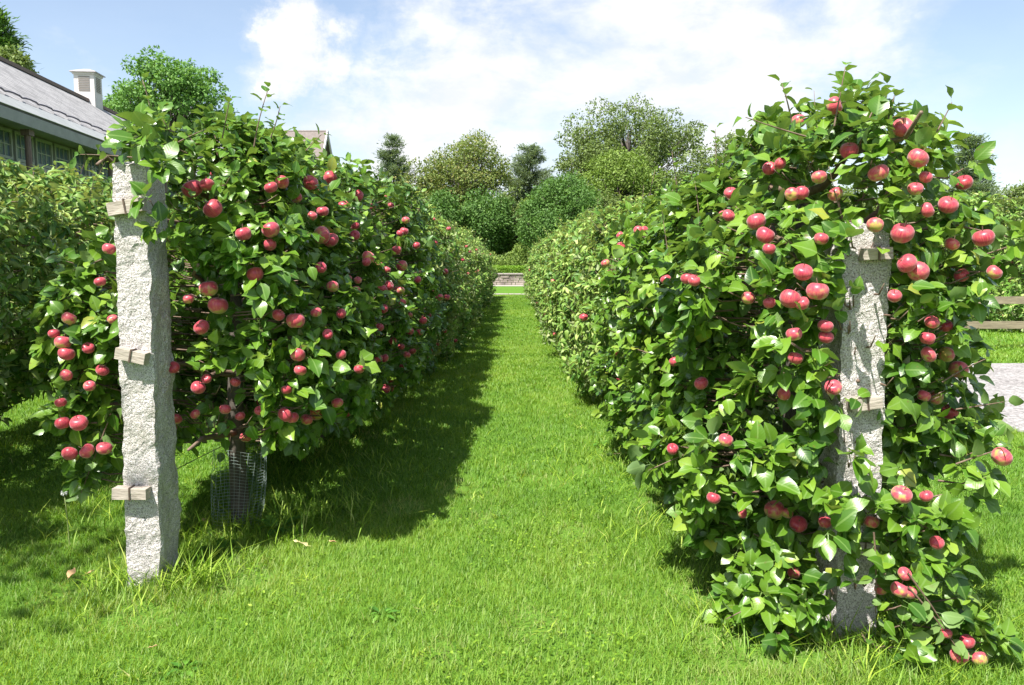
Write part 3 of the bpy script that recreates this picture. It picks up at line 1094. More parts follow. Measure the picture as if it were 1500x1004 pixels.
for k in range(26):
    th = k / 26 * 2 * math.pi
    g.add([gp(th, z) for z in np.linspace(0, zt, 9)], .0007, 3)
for z in np.linspace(.01, zt, 26):
    g.add([gp(th, z) for th in np.linspace(0, 2 * math.pi, 29)], .0007, 3)
tag(link('tree_guard', g.mesh('tree_guard', M['mesh']), None, gc), 'fine mesh guard wrapped around the trunk behind the left post', 'tree guard')

# ------------------------------------------------------------------ ground, gravel, edging
bm = bmesh.new()
bmesh.ops.create_grid(bm, x_segments=40, y_segments=40, size=400)
tag(bm_obj('ground', bm, M['ground']), kind='structure', label='green lawn ground')
bm = bmesh.new()
gx = []
nseg = 60
vs = []
for i in range(nseg + 1):
    y = -6 + (11.5 + 6) * i / nseg
    vs.append((4.45 + .05 * math.sin(y * 2.1) + .03 * math.sin(y * 5.3), y, .006))
for i in range(nseg + 1):
    x = 4.45 + 30 * i / nseg
    vs.append((x + .05, 11.5 + .05 * math.sin(x * 1.7) + .03 * math.sin(x * 4.1), .006))
vs.append((34.6, -6, .006))
bm.faces.new([bm.verts.new(v) for v in vs])
tag(bm_obj('gravel_drive', bm, M['gravel']), kind='structure', label='pale gravel drive right of the right row')


def in_gravel(x, y):
    return (x > 4.45) & (y < 11.5)


bm = bmesh.new()
x = -2.6
rs = random.Random(5)
while x < 3.0:
    wd = rs.uniform(.3, .6)
    box_bm(bm, (x + wd / 2, 35.2 - .55 * max(0, x) + rs.uniform(-.02, .02), .02), (wd - .02, .3, .09))
    x += wd
tag(bm_obj('stone_edging', bm, M['edging'], bevel=.015), kind='structure', label='pale stone edging across the end of the grass alley')
bm = bmesh.new()
bm.faces.new([bm.verts.new(v) for v in ((-14, 47.3, .008), (14, 47.3, .008), (14, 49.8, .008), (-14, 49.8, .008))])
tag(bm_obj('garden_path', bm, M['edging']), kind='structure', label='sandy path at the foot of the low stone wall')

# dry stone wall
wr = empty('stone_wall', (0, 50, 0), 'low dry stone wall with flat coping at the far end of the alley', 'wall')
bm = bmesh.new()
z = 0
for row in range(5):
    h = [.16, .14, .15, .12, .1][row]
    x = -9 + rs.uniform(0, .3)
    while x < 9:
        wd = rs.uniform(.22, .6)
        box_bm(bm, (x + wd / 2, rs.uniform(-.03, .03), z + h / 2), (wd - .03, .45, h - .018))
        x += wd
    z += h
bm_obj('wall_stones', bm, M['stone'], wr, bevel=.02)
bm = bmesh.new()
x = -9.1
while x < 9:
    wd = rs.uniform(.5, .9)
    box_bm(bm, (x + wd / 2, 0, z + .04), (wd - .015, .6, .075))
    x += wd
bm_obj('coping', bm, M['edging'], wr, bevel=.012)


# ------------------------------------------------------------------ leafy masses and trees
def crown_leaves(centers, radii, per, size, r, ratio=.7, upw=.5, flat=.75, tm=CARD):
    P, Nn = [], []
    for c, rad in zip(centers, radii):
        n = max(12, int(per * rad * rad * 4.2))
        d = nrmz(r.normal(0, 1, (n, 3)))
        q = r.uniform(.45, 1.05, n) ** .6 * (1 + .22 * np.sin(d[:, 0] * 5 + rad * 9) * np.sin(d[:, 2] * 6 + rad * 5))
        p = d * (q * rad)[:, None]
        p[:, 2] *= flat
        P.append(np.array(c)[None] + p)
        Nn.append(d)
    P, Nn = np.concatenate(P), np.concatenate(Nn)
    n = len(P)
    dd = nrmz(r.normal(0, 1, (n, 3)) * .8 + Nn * .5 - UP * .2)
    nn = nrmz(Nn * .7 + UP * upw + r.normal(0, .45, (n, 3)))
    L = size * r.uniform(.6, 1.3, n)
    z0, z1 = P[:, 2].min(), P[:, 2].max()
    return leaf_arrays(P, dd, nn, L, L * ratio, tm, r.uniform(0, .4, n), r.uniform(0, .4, n), np.clip(r.normal(.5, .2, n), 0, 1))


def bg_tree(name, label, px, D, top, halfw, bottom, mat, seed, dims=None, lobes=40, per=70, size=.24, group=None, lob_r=(.16, .3), shape='round', gaps=0, trunk=.28, cat='tree'):
    """tree at true distance D (m); photo measures give its real height and width"""
    r = np.random.default_rng(seed)
    rs = random.Random(seed)
    b = at(px, 383, D)
    X = b[0]
    zt = at(px, top, D)[2]
    zb = max(.3, at(px, bottom, D)[2])
    W = halfw / FPX * D
    if dims:
        X, zb, zt, W = dims
    root = empty(name, (X, D, 0), label, cat, group)
    zc, H = (zt + zb) / 2, (zt - zb) / 2
    cs, rad = [], []
    tries = 0
    while len(cs) < lobes and tries < 5000:
        tries += 1
        v = nrmz(r.normal(0, 1, 3))
        q = r.uniform(.25, 1) ** .5
        lr = rs.uniform(*lob_r) * min(W, H) * 1.25
        p = v * q
        if shape == 'oak':
            wz = 1.0
        elif shape == 'cone':
            p[2] = rs.uniform(-1, 1)
            wz = (1 - (p[2] + 1) / 2 * .85)
            a = rs.uniform(0, 6.28)
            qq = rs.uniform(.2, 1) ** .5
            p[0], p[1] = math.cos(a) * qq, math.sin(a) * qq
            lr *= .45 + .6 * wz
        else:
            wz = 1
        c = np.array([p[0] * (W * wz - lr * .7), p[1] * (W * wz - lr * .7), zc + p[2] * (H - lr * .7)])
        if shape == 'oak' and p[2] < -.3 and rs.random() < .4:
            continue
        if name == 'shrub_tree' and c[0] > -.6 and c[1] < .8 and abs(c[2] - 3.7) < .75:
            continue
        cs.append(c)
        rad.append(lr)
    tb = Tubes()
    ht = zc + H * .35
    sp = [np.array([0, 0, -.2]), np.array([rs.gauss(0, .1), rs.gauss(0, .1), zb * .6 + .2]), np.array([rs.gauss(0, .25), rs.gauss(0, .25), zc - H * .2]), np.array([rs.gauss(0, .3), rs.gauss(0, .3), ht])]
    tr = trunk * H / 4
    tb.add(sp, [tr * 1.4, tr, tr * .7, tr * .25], 9)
    lim = Tubes()
    for c, q in zip(cs, rad):
        s = rs.uniform(.15, .8)
        st = sp[1] + (sp[3] - sp[1]) * s
        if st[2] > c[2]:
            st = st * .5 + sp[1] * .5
        m = (st + c) / 2 + np.array([rs.gauss(0, .15), rs.gauss(0, .15), -abs(rs.gauss(0, .2))])
        lim.add([st, m, c], [tr * .32, tr * .2, tr * .06], 5)
    link('trunk', tb.mesh('trunk', M['treebark']), root)
    link('limbs', lim.mesh('limbs', M['treebark']), root)
    link('crown', np_mesh('crown', *(lambda a: (a[0], a[1], a[2], mat, a[3]))(crown_leaves(cs, rad, per, size * .85, r)), smooth=False), root)
    return root


def conifer(label, px, D, top, halfw, seed, mat=None, group=None):
    r = np.random.default_rng(seed)
    rs = random.Random(seed)
    X = at(px, 383, D)[0]
    zt = at(px, top, D)[2]
    W = halfw / FPX * D
    root = empty('conifer', (X, D, 0), label, 'conifer', group)
    tb = Tubes()
    tb.add([(0, 0, -.2), (.05, 0, zt * .5), (0, 0, zt)], [.22, .13, .02], 8)
    lim = Tubes()
    pos, dd = [], []
    z = zt * .22
    while z < zt - .1:
        t = (z - zt * .2) / (zt * .8)
        L0 = W * 1.25 * (1 - t) ** .6 + .15
        for k in range(rs.randint(6, 9)):
            a = rs.uniform(0, 6.28)
            L = L0 * rs.uniform(.6, 1.15)
            rise = rs.uniform(.05, .5) * L
            e = np.array([math.cos(a) * L, math.sin(a) * L, z + rise])
            m = np.array([math.cos(a) * L * .5, math.sin(a) * L * .5, z + rise * .25])
            lim.add([(0, 0, z), m, e], [.035, .022, .008], 4)
            n = int(150 * L) + 30
            u = r.uniform(.2, 1.03, n)[:, None]
            p = np.where(u < .5, np.array([0, 0, z]) + (m - np.array([0, 0, z])) * u * 2, m + (e - m) * (u - .5) * 2)
            p = p + r.normal(0, .2, (n, 3)) * np.array([1, 1, .7])
            pos.append(p)
            dir_ = nrmz(np.array([math.cos(a), math.sin(a), .5]) + r.normal(0, .5, (n, 3)))
            dd.append(dir_)
        z += rs.uniform(.28, .5) * (zt / 9)
    pos, dd = np.concatenate(pos), np.concatenate(dd)
    n = len(pos)
    L = .3 * r.uniform(.6, 1.2, n)
    a = leaf_arrays(pos, dd, nrmz(UP + r.normal(0, .5, (n, 3))), L, L * .32, CARD, r.uniform(0, .2, n), r.uniform(0, .5, n), np.clip(r.normal(.5, .2, n), 0, 1))
    link('trunk', tb.mesh('trunk', M['treebark']), root)
    link('limbs', lim.mesh('limbs', M['treebark']), root)
    link('crown', np_mesh('crown', a[0], a[1], a[2], mat or M['t_conifer'], a[3], smooth=False), root)
    return root


GB = 'trees standing beyond the orchard'
bg_tree('leafy_tree', 'bright green feathery tree rising behind the barn roof and the left apple tree', 262, 34, 72, 88, 235, M['t_locust'], 61, None, 110, 190, .19, None, (.10, .24))
bg_tree('leafy_tree', 'small feathery tree just right of the white cupola', 178, 36, 132, 34, 200, M['t_locust'], 62, None, 14, 150, .2, None, (.3, .5))
conifer('dark sparse conifer behind the barn ridge at the left edge', 8, 30, 8, 58, 63, M['t_dark'])
bg_tree('leafy_tree', 'dark green tree poking over the barn ridge at the left edge', 22, 29, 62, 52, 150, M['t_olive'], 64, None, 26, 150, .2, None, (.25, .42))
conifer('tiny grey green conifer top above the left row', 578, 70, 200, 36, 65)
bg_tree('leafy_tree', 'round crowned tree with browning autumn foliage above the left row', 683, 62, 186, 70, 325, M['t_autumn'], 66, None, 70, 52, .25, GB, (.16, .30), 'oak')
bg_tree('leafy_tree', 'lower olive tree on the left shoulder of the browning tree', 618, 60, 222, 44, 340, M['t_autumn'], 67, None, 28, 60, .26, GB, (.25, .4))
bg_tree('leafy_tree', 'dark green dense tree beneath the browning autumn tree', 708, 56, 274, 50, 392, M['t_dark'], 68, None, 46, 110, .24, GB, (.25, .4))
bg_tree('leafy_tree', 'dark green tree low behind the left row top', 640, 55, 272, 46, 392, M['t_dark'], 69, None, 36, 100, .24, GB, (.25, .4))
conifer('grey green pointed conifer in the gap between the two tree groups', 775, 66, 214, 48, 70)
bg_tree('leafy_tree', 'yellow green tree in the gap behind the rounded shrub tree', 795, 60, 275, 48, 385, M['t_yellow'], 71, None, 34, 80, .24, GB, (.25, .4))
bg_tree('shrub_tree', 'rounded mid green shrub tree in front of the far trees', 824, 53, 248, 74, 396, M['t_dark'], 72, None, 80, 120, .22, GB, (.16, .28))
bg_tree('leafy_tree', 'tall wide oak like tree with airy crown right of the centre', 918, 66, 140, 116, 300, M['t_olive'], 73, None, 110, 58, .27, GB, (.12, .24), 'oak', trunk=.22)
bg_tree('leafy_tree', 'yellow olive tree below the tall airy crown', 905, 60, 214, 72, 330, M['t_yellow'], 74, None, 44, 70, .25, GB, (.22, .36))
bg_tree('leafy_tree', 'left shoulder tree of the tall airy crown', 848, 64, 190, 42, 320, M['t_olive'], 75, None, 30, 60, .26, GB, (.22, .36))
bg_tree('leafy_tree', 'brownish green tree peeking over the right row', 1075, 58, 192, 58, 330, M['t_olive'], 76, None, 36, 70, .26, GB, (.22, .36))
bg_tree('leafy_tree', 'olive tree hiding behind the top of the second right tree', 985, 60, 236, 50, 360, M['t_olive'], 77, None, 34, 70, .26, GB, (.22, .36))
conifer('blue green conifer behind the right apple tree top', 1412, 48, 200, 36, 78)
for i, (px, D, tp, hw, lb) in enumerate([(1462, 60, 250, 34, 'far grey green tree at the right edge left of the last one'), (1508, 58, 246, 40, 'far grey green tree cut by the right photo edge'),
                                         (1370, 60, 262, 50, 'far green tree hidden behind the right apple tree'), (1240, 62, 262, 70, 'far wide tree hidden behind the fruiting right tree')]):
    bg_tree('leafy_tree', lb, px, D, tp, hw, 385, M['t_olive'], 80 + i, None, 34, 70, .27, GB, (.24, .4))
bg_tree('leafy_tree', 'far dark tree hidden behind the first left apple tree', 520, 64, 262, 60, 385, M['t_dark'], 85, None, 34, 70, .27, GB, (.24, .4))

bg_tree('leafy_tree', 'dappled shade tree outside the left edge, shading the lawn by the left post', 0, 1.4, 0, 0, 0, M['t_dark'], 99, (-4.95, 3.6, 6.4, 1.95), 30, 60, .16, None, (.25, .4), trunk=.2)
for i, (px, D, tp, hw, mt, lb) in enumerate([(745, 58, 262, 34, 't_olive', 'small olive tree filling the dip below the grey green conifer'), (1020, 60, 205, 52, 't_olive', 'olive tree right of the tall airy crown'),
                                             (655, 66, 232, 50, 't_yellow', 'yellowish tree between the browning tree and its left shoulder'), (870, 57, 268, 56, 't_olive', 'olive tree just right of the rounded shrub tree'),
                                             (955, 56, 278, 60, 't_yellow', 'yellow green tree low behind the second right tree')]):
    bg_tree('leafy_tree', lb, px, D, tp, hw, 388, M[mt], 120 + i, None, 36, 80, .24, GB, (.24, .38))
# clipped bright hedge above the wall and low shrubs
r = np.random.default_rng(90)
n = 26000
P = np.stack([r.uniform(-8, 8, n), r.uniform(50.7, 52.4, n), r.uniform(.5, 1.18, n)], -1)
P[: n // 2, 2] = 1.1 + r.uniform(-.06, .08, n // 2)
P[n // 2: n * 3 // 4, 1] = 50.7 + r.uniform(-.05, .1, n // 4)
a = leaf_arrays(P - np.array([0, 51.5, 0]), r.normal(0, 1, (n, 3)), nrmz(UP + r.normal(0, .5, (n, 3))), np.full(n, .12), np.full(n, .07), CARD, np.zeros(n), np.zeros(n), r.random(n))
tag(link('clipped_hedge', np_mesh('clipped_hedge', a[0], a[1], a[2], M['t_lime'], a[3], smooth=False), None, (0, 51.5, 0)), 'low clipped bright green hedge on top of the stone wall', 'hedge')
n = 42000
P = np.stack([r.uniform(-16, 16, n), r.uniform(53, 55, n), r.uniform(.2, 2.3, n)], -1)
P[:, 2] += .35 * np.sin(P[:, 0] * 1.3) + .2 * np.sin(P[:, 0] * 3.1)
a = leaf_arrays(P, r.normal(0, 1, (n, 3)), nrmz(UP * .6 - np.array([0, 1, 0]) * .5 + r.normal(0, .5, (n, 3))), r.uniform(.12, .24, n), r.uniform(.07, .13, n), CARD, np.zeros(n), np.zeros(n), r.random(n))
tag(link('undergrowth', np_mesh('undergrowth', a[0], a[1], a[2], M['t_yellow'], a[3], smooth=False)), 'bushy undergrowth below the far trees behind the wall', 'shrubs', kind='stuff')
# far wood closing the horizon
cs, rd = [], []
rs = random.Random(44)
for i in range(420):
    aa = rs.uniform(-1.35, 1.35)
    D = rs.uniform(95, 125)
    h = 6.5 + 2 * math.sin(aa * 9) + rs.uniform(-1, 1)
    cs.append(np.array([math.sin(aa) * D, math.cos(aa) * D, rs.uniform(1, h)]))
    rd.append(rs.uniform(2.2, 4))
a = crown_leaves(cs, rd, 16, .75, np.random.default_rng(45))
tag(link('far_wood', np_mesh('far_wood', a[0], a[1], a[2], M['t_olive'], a[3], smooth=False)), 'distant wood closing the horizon', 'wood', kind='stuff')

# ------------------------------------------------------------------ barn
from mathutils import Matrix
UX = Vector((-.1084, .9941, 0))
NX = Vector((-.9941, -.1084, 0))      # towards the far side of the barn
BO = Vector((-6.70, 0, 0))
barn = empty('barn', (-8.4, 15, 0), 'long grey barn with pale shake roof and a row of small windows', 'barn')


def bp(s, o, z):
    return BO + UX * s + NX * o + Vector((0, 0, z)) - barn.location


def slab(bm, quad, thick, uvs=None, uvl=None):
    n = (quad[1] - quad[0]).cross(quad[3] - quad[0]).normalized()
    top = [bm.verts.new(p) for p in quad]
    bot = [bm.verts.new(p - n * thick) for p in quad]
    fs = [bm.faces.new(top), bm.faces.new(bot[::-1])]
    for i in range(4):
        j = (i + 1) % 4
        fs.append(bm.faces.new((top[j], top[i], bot[i], bot[j])))
    if uvs:
        for lp, uv in zip(fs[0].loops, uvs):
            lp[uvl].uv = uv
    return fs


S0, S1 = 5.0, 44.0
EZ, RZ, HW = 4.0, 6.33, 3.5
def barn_box(name, s0, s1, o0, o1, z0, z1, mat, parent=None):
    bm = bmesh.new()
    c = [bp(s, o, z) for z in (z0, z1) for s, o in ((s0, o0), (s1, o0), (s1, o1), (s0, o1))]
    v = [bm.verts.new(p) for p in c]
    for f in ((0, 1, 2, 3), (4, 5, 6, 7), (0, 1, 5, 4), (1, 2, 6, 5), (2, 3, 7, 6), (3, 0, 4, 7)):
        bm.faces.new([v[i] for i in f])
    o = bm_obj(name, bm, mat, parent or barn)
    if parent is not None and parent is not barn:
        pass
    return o


# walls (body) with gable ends
bm = bmesh.new()
for s in (S0 + .3, S1 - .3):
    pass
prof = [(.62, 0), (.62, EZ - .02 + .3), (HW, RZ - .12), (2 * HW - .62, EZ + .28), (2 * HW - .62, 0)]
ra = [bm.verts.new(bp(S0 + .3, o, z)) for o, z in prof]
rb = [bm.verts.new(bp(S1 - .3, o, z)) for o, z in prof]
bm.faces.new(ra)
bm.faces.new(rb[::-1])
for i in range(5):
    j = (i + 1) % 5
    bm.faces.new((ra[i], ra[j], rb[j], rb[i]))
bm_obj('wall', bm, M['siding'], barn)
# siding boards
bm = bmesh.new()
z = .1
while z < 3.15:
    c0, c1 = bp(S0 + .3, .612, z), bp(S1 - .3, .612, z)
    slab(bm, [bp(S0 + .3, .600, z), bp(S1 - .3, .600, z), bp(S1 - .3, .612, z + .16), bp(S0 + .3, .612, z + .16)], .012)
    z += .165
bm_obj('siding_boards', bm, M['siding'], barn)
barn_box('sill_board', S0 + .3, S1 - .3, .56, .616, 3.19, 3.27, M['trim'])
# roof
bm = bmesh.new()
uvl = bm.loops.layers.uv.new('UVMap')
Ls = math.hypot(HW, RZ - EZ)
slab(bm, [bp(S0, 0, EZ), bp(S0, HW, RZ), bp(S1, HW, RZ), bp(S1, 0, EZ)][::-1], .07, [(S1 - S0, 0), (S1 - S0, Ls), (0, Ls), (0, 0)], uvl)
slab(bm, [bp(S0, HW, RZ), bp(S0, 2 * HW, EZ), bp(S1, 2 * HW, EZ), bp(S1, HW, RZ)][::-1], .07, [(S1 - S0, 0), (S1 - S0, Ls), (0, Ls), (0, 0)], uvl)
roof = bm_obj('roof', bm, M['roof'], barn)
# ridge cap, snow guard, metal eave strip as sub-parts
sl = (RZ - EZ) / HW
barn_box('ridge_cap', S0, S1, HW - .12, HW + .12, RZ - .05, RZ + .045, M['postw'], roof)
bm = bmesh.new()
slab(bm, [bp(S0, -.02, EZ + .004), bp(S0, .42, EZ + .42 * sl + .022), bp(S1, .42, EZ + .42 * sl + .022), bp(S1, -.02, EZ + .004)][::-1], .012)
bm_obj('eave_strip', bm, M['trim'], roof)
tb = Tubes()
s = S0 + .2
pp = []
while s < 38:
    k = (s * 2.6) % 1
    o = .50 + .10 * abs(math.sin(s * 5.2))
    pp.append(np.array(bp(s, o, EZ + o * sl + .05 + .05 * abs(math.cos(s * 5.2)))))
    s += .1
tb.add(pp, .018, 5)
link('snow_guard', tb.mesh('snow_guard', M['snow']), roof)
barn_box('fascia', S0, S1, -.03, .02, EZ - .24, EZ - .05, M['fascia'])
barn_box('soffit', S0 + .02, S1 - .02, .025, .60, EZ - .16, EZ - .10, M['fascia'])


def copies(src_root, parent=None):
    c = src_root.copy()
    COL.objects.link(c)
    for ch in [o for o in COL.objects if o.parent == src_root]:
        d = ch.copy()
        COL.objects.link(d)
        d.parent = c
    return c


# one window, then copies along the wall
bm = bmesh.new()
WW, Z0, Z1 = .66, 3.28, 3.80
fr = []


def wbox(s0, s1, o0, o1, z0, z1):
    c = [UX * s + NX * o + Vector((0, 0, z)) for z in (z0, z1) for s, o in ((s0, o0), (s1, o0), (s1, o1), (s0, o1))]
    v = [bm.verts.new(p) for p in c]
    for f in ((0, 1, 2, 3), (4, 5, 6, 7), (0, 1, 5, 4), (1, 2, 6, 5), (2, 3, 7, 6), (3, 0, 4, 7)):
        bm.faces.new([v[i] for i in f])


wbox(0, .05, -.055, 0, 0, Z1 - Z0)
wbox(WW - .05, WW, -.055, 0, 0, Z1 - Z0)
wbox(.05, WW - .05, -.055, 0, 0, .05)
wbox(.05, WW - .05, -.055, 0, Z1 - Z0 - .05, Z1 - Z0)
for k in (1, 2):
    xx = .05 + (WW - .1) * k / 3
    wbox(xx - .01, xx + .01, -.035, -.006, .05, Z1 - Z0 - .05)
wbox(.05, WW - .05, -.038, -.006, .245, .265)
win = bm_obj('window', bm, M['trim'], barn)
bm = bmesh.new()
wbox(.045, WW - .045, -.02, -.008, .045, Z1 - Z0 - .045)
gl = bm_obj('pane', bm, M['glass'], win)
for i in range(26):
    s = 10.6 + i * .755
    w_ = win if i == 0 else copies(win)
    w_.location = bp(s, .616, Z0)
# porch posts
bm = bmesh.new()
bmesh.ops.create_cone(bm, segments=12, radius1=.055, radius2=.05, depth=3.76, cap_ends=True)
bmesh.ops.translate(bm, verts=bm.verts, vec=(0, 0, 1.88))
box_bm(bm, (0, 0, 3.70), (.15, .15, .1))
box_bm(bm, (0, 0, .05), (.18, .18, .1))
pst = bm_obj('porch_post', bm, M['postw'], barn)
for i, s in enumerate((13.92, 17.5, 21.1, 10.3)):
    p_ = pst if i == 0 else pst.copy()
    if i:
        COL.objects.link(p_)
    p_.location = bp(s, .14, 0)
# cupola
cs_ = 25.1
bm = bmesh.new()
for q in ((-.36, .36),):
    pass


def cbox(bm, s0, s1, o0, o1, z0, z1):
    c = [bp(cs_ + s, HW + o, z) for z in (z0, z1) for s, o in ((s0, o0), (s1, o0), (s1, o1), (s0, o1))]
    v = [bm.verts.new(p) for p in c]
    for f in ((0, 1, 2, 3), (4, 5, 6, 7), (0, 1, 5, 4), (1, 2, 6, 5), (2, 3, 7, 6), (3, 0, 4, 7)):
        bm.faces.new([v[i] for i in f])


H = .29
cbox(bm, -H, H, -H, H, RZ - .35, RZ + .80)
cbox(bm, -H - .03, H + .03, -H - .03, H + .03, RZ + .76, RZ + .815)
cup = bm_obj('cupola', bm, M['white'], barn)
for side in range(4):
    bm = bmesh.new()
    for k in range(9):
        z = RZ + .28 + k * .05
        if side == 0:
            cbox(bm, -H - .016, -H + .0, -.16, .16, z, z + .022)
        elif side == 1:
            cbox(bm, -.16, .16, -H - .016, -H + .0, z, z + .022)
        elif side == 2:
            cbox(bm, H - .0, H + .016, -.16, .16, z, z + .022)
        else:
            cbox(bm, -.16, .16, H, H + .016, z, z + .022)
    bm_obj('louvre', bm, M['louvre'], cup)
bm = bmesh.new()
q = H + .09
base = [bm.verts.new(bp(cs_ + a, HW + b, RZ + .817)) for a, b in ((-q, -q), (q, -q), (q, q), (-q, q))]
b2 = [bm.verts.new(bp(cs_ + a, HW + b, RZ + .84)) for a, b in ((-q, -q), (q, -q), (q, q), (-q, q))]
b3 = [bm.verts.new(bp(cs_ + a, HW + b, RZ + .96)) for a, b in ((-.08, -.08), (.08, -.08), (.08, .08), (-.08, .08))]
bm.faces.new(base[::-1])
bm.faces.new(b3)
for i in range(4):
    j = (i + 1) % 4
    bm.faces.new((base[i], base[j], b2[j], b2[i]))
    bm.faces.new((b2[i], b2[j], b3[j], b3[i]))
bm_obj('cupola_cap', bm, M['cap'], cup)


# far houses
def house(label, px, D, ridge_py, halflen, width, axis, wallm, roofm, hwall, rz=0):
    X = at(px, 383, D)[0]
    zr = at(px, ridge_py, D)[2]
    root = empty('house', (X, D, 0), label, 'house', None, rz)
    L, W = halflen, width / 2
    bm = bmesh.new()
    prof = [(-W, 0), (-W, hwall), (0, zr - .15), (W, hwall), (W, 0)]
    A = [bm.verts.new((-L + .3, y, z)) for y, z in prof]
    B = [bm.verts.new((L - .3, y, z)) for y, z in prof]
    bm.faces.new(A)
    bm.faces.new(B[::-1])
    for i in range(5):
        j = (i + 1) % 5
        bm.faces.new((A[i], A[j], B[j], B[i]))
    bm_obj('wall', bm, wallm, root)
    bm = bmesh.new()
    k = (zr - hwall) / W
    ew = W + .4
    for sg in (-1, 1):
        qd = [Vector((-L, 0, zr)), Vector((-L, sg * ew, zr - ew * k)), Vector((L, sg * ew, zr - ew * k)), Vector((L, 0, zr))]
        if sg > 0:
            qd = qd[::-1]
        slab(bm, qd, .14)
    rf = bm_obj('roof', bm, roofm, root)
    for x0 in (-L - .06, L + .06):
        bm = bmesh.new()
        for sg in (-1, 1):
            qd = [Vector((x0 - .05, 0, zr + .02)), Vector((x0 - .05, sg * ew, zr - ew * k + .02)), Vector((x0 + .05, sg * ew, zr - ew * k + .02)), Vector((x0 + .05, 0, zr + .02))]
            if sg > 0:
                qd = qd[::-1]
            slab(bm, qd, .26)
        bm_obj('rake_board', bm, M['white'], root)
    for yy in (-1.2, 1.2):
        bm = bmesh.new()
        box_bm(bm, (L - .27, yy, hwall * .62), (.1, .9, 1.3))
        wf = bm_obj('window', bm, M['white'], root)
        bm = bmesh.new()
        box_bm(bm, (L - .22, yy, hwall * .62), (.04, .7, 1.1))
        bm_obj('pane', bm, M['glass'], wf)
    return root


house('tan shingled house whose gable roof peeks over the left apple tree', 449, 58, 191, 1.7, 3.8, 0, M['fascia'], M['tan'], 8.6)
house('small white gabled house roof glimpsed through the first left tree top', 332, 50, 168, 3.4, 4.2, 0, M['white'], M['cap'], 8.2, R(70))

# weathered rail fence beyond the gravel
FB = at(1452, 500, 13.4)
fn = empty('rail_fence', (FB[0], 13.4, 0), 'weathered two rail timber fence on the lawn beyond the gravel drive', 'fence')
for i in range(4):
    bm = bmesh.new()
    box_bm(bm, (-1.25 + i * 1.85 + .05, 0, .5), (.11, .11, 1.04))
    bm_obj('fence_post', bm, M['treebark'], fn, bevel=.01)
for z in (.42, .84):
    bm = bmesh.new()
    box_bm(bm, (1.55, -.075, z), (5.7, .035, .125))
    bmesh.ops.subdivide_edges(bm, edges=[e for e in bm.edges if e.calc_length() > 2], cuts=30)
    for v in bm.verts:
        v.co.z += .008 * mn.noise(Vector((v.co.x * 2, z * 9, 0)))
    bm_obj('rail', bm, M['plank'], fn)


# ------------------------------------------------------------------ grass
def vnoise(x, y, sc_, seed):
    g_ = np.random.default_rng(seed).uniform(-1, 1, (64, 64))
    u, v = x * sc_ + 1000.3, y * sc_ + 1000.7
    i, j = np.floor(u).astype(int), np.floor(v).astype(int)
    a, b = u - i, v - j
    a, b = a * a * (3 - 2 * a), b * b * (3 - 2 * b)
    i, j, i2, j2 = i % 64, j % 64, (i + 1) % 64, (j + 1) % 64
    return (g_[i, j] * (1 - a) + g_[i2, j] * a) * (1 - b) + (g_[i, j2] * (1 - a) + g_[i2, j2] * a) * b


def patch(x, y):
    return vnoise(x, y, .9, 1) * .6 + vnoise(x, y, 2.7, 2) * .5 + vnoise(x, y, 6, 3) * .3


BARE = [(at(1080, 960, 2.9)[0], 2.92, .13), (at(1010, 870, 3.4)[0], 3.4, .08), (at(1200, 985, 2.85)[0], 2.88, .12), (at(110, 862, 3.45)[0], 3.45, .10), (at(1140, 965, 2.95)[0], 2.95, .16), (at(1090, 915, 3.15)[0], 3.15, .1), (at(170, 920, 3.1)[0], 3.2, .10), (at(650, 985, 2.9)[0], 2.86, .07),
        (at(840, 790, 4.2)[0], 4.2, .08)] + [(rx_, ry_, rr_) for rx_, ry_, rr_ in np.random.default_rng(12).uniform((-2.2, 2.6, .03), (1.2, 7, .10), (26, 3))]


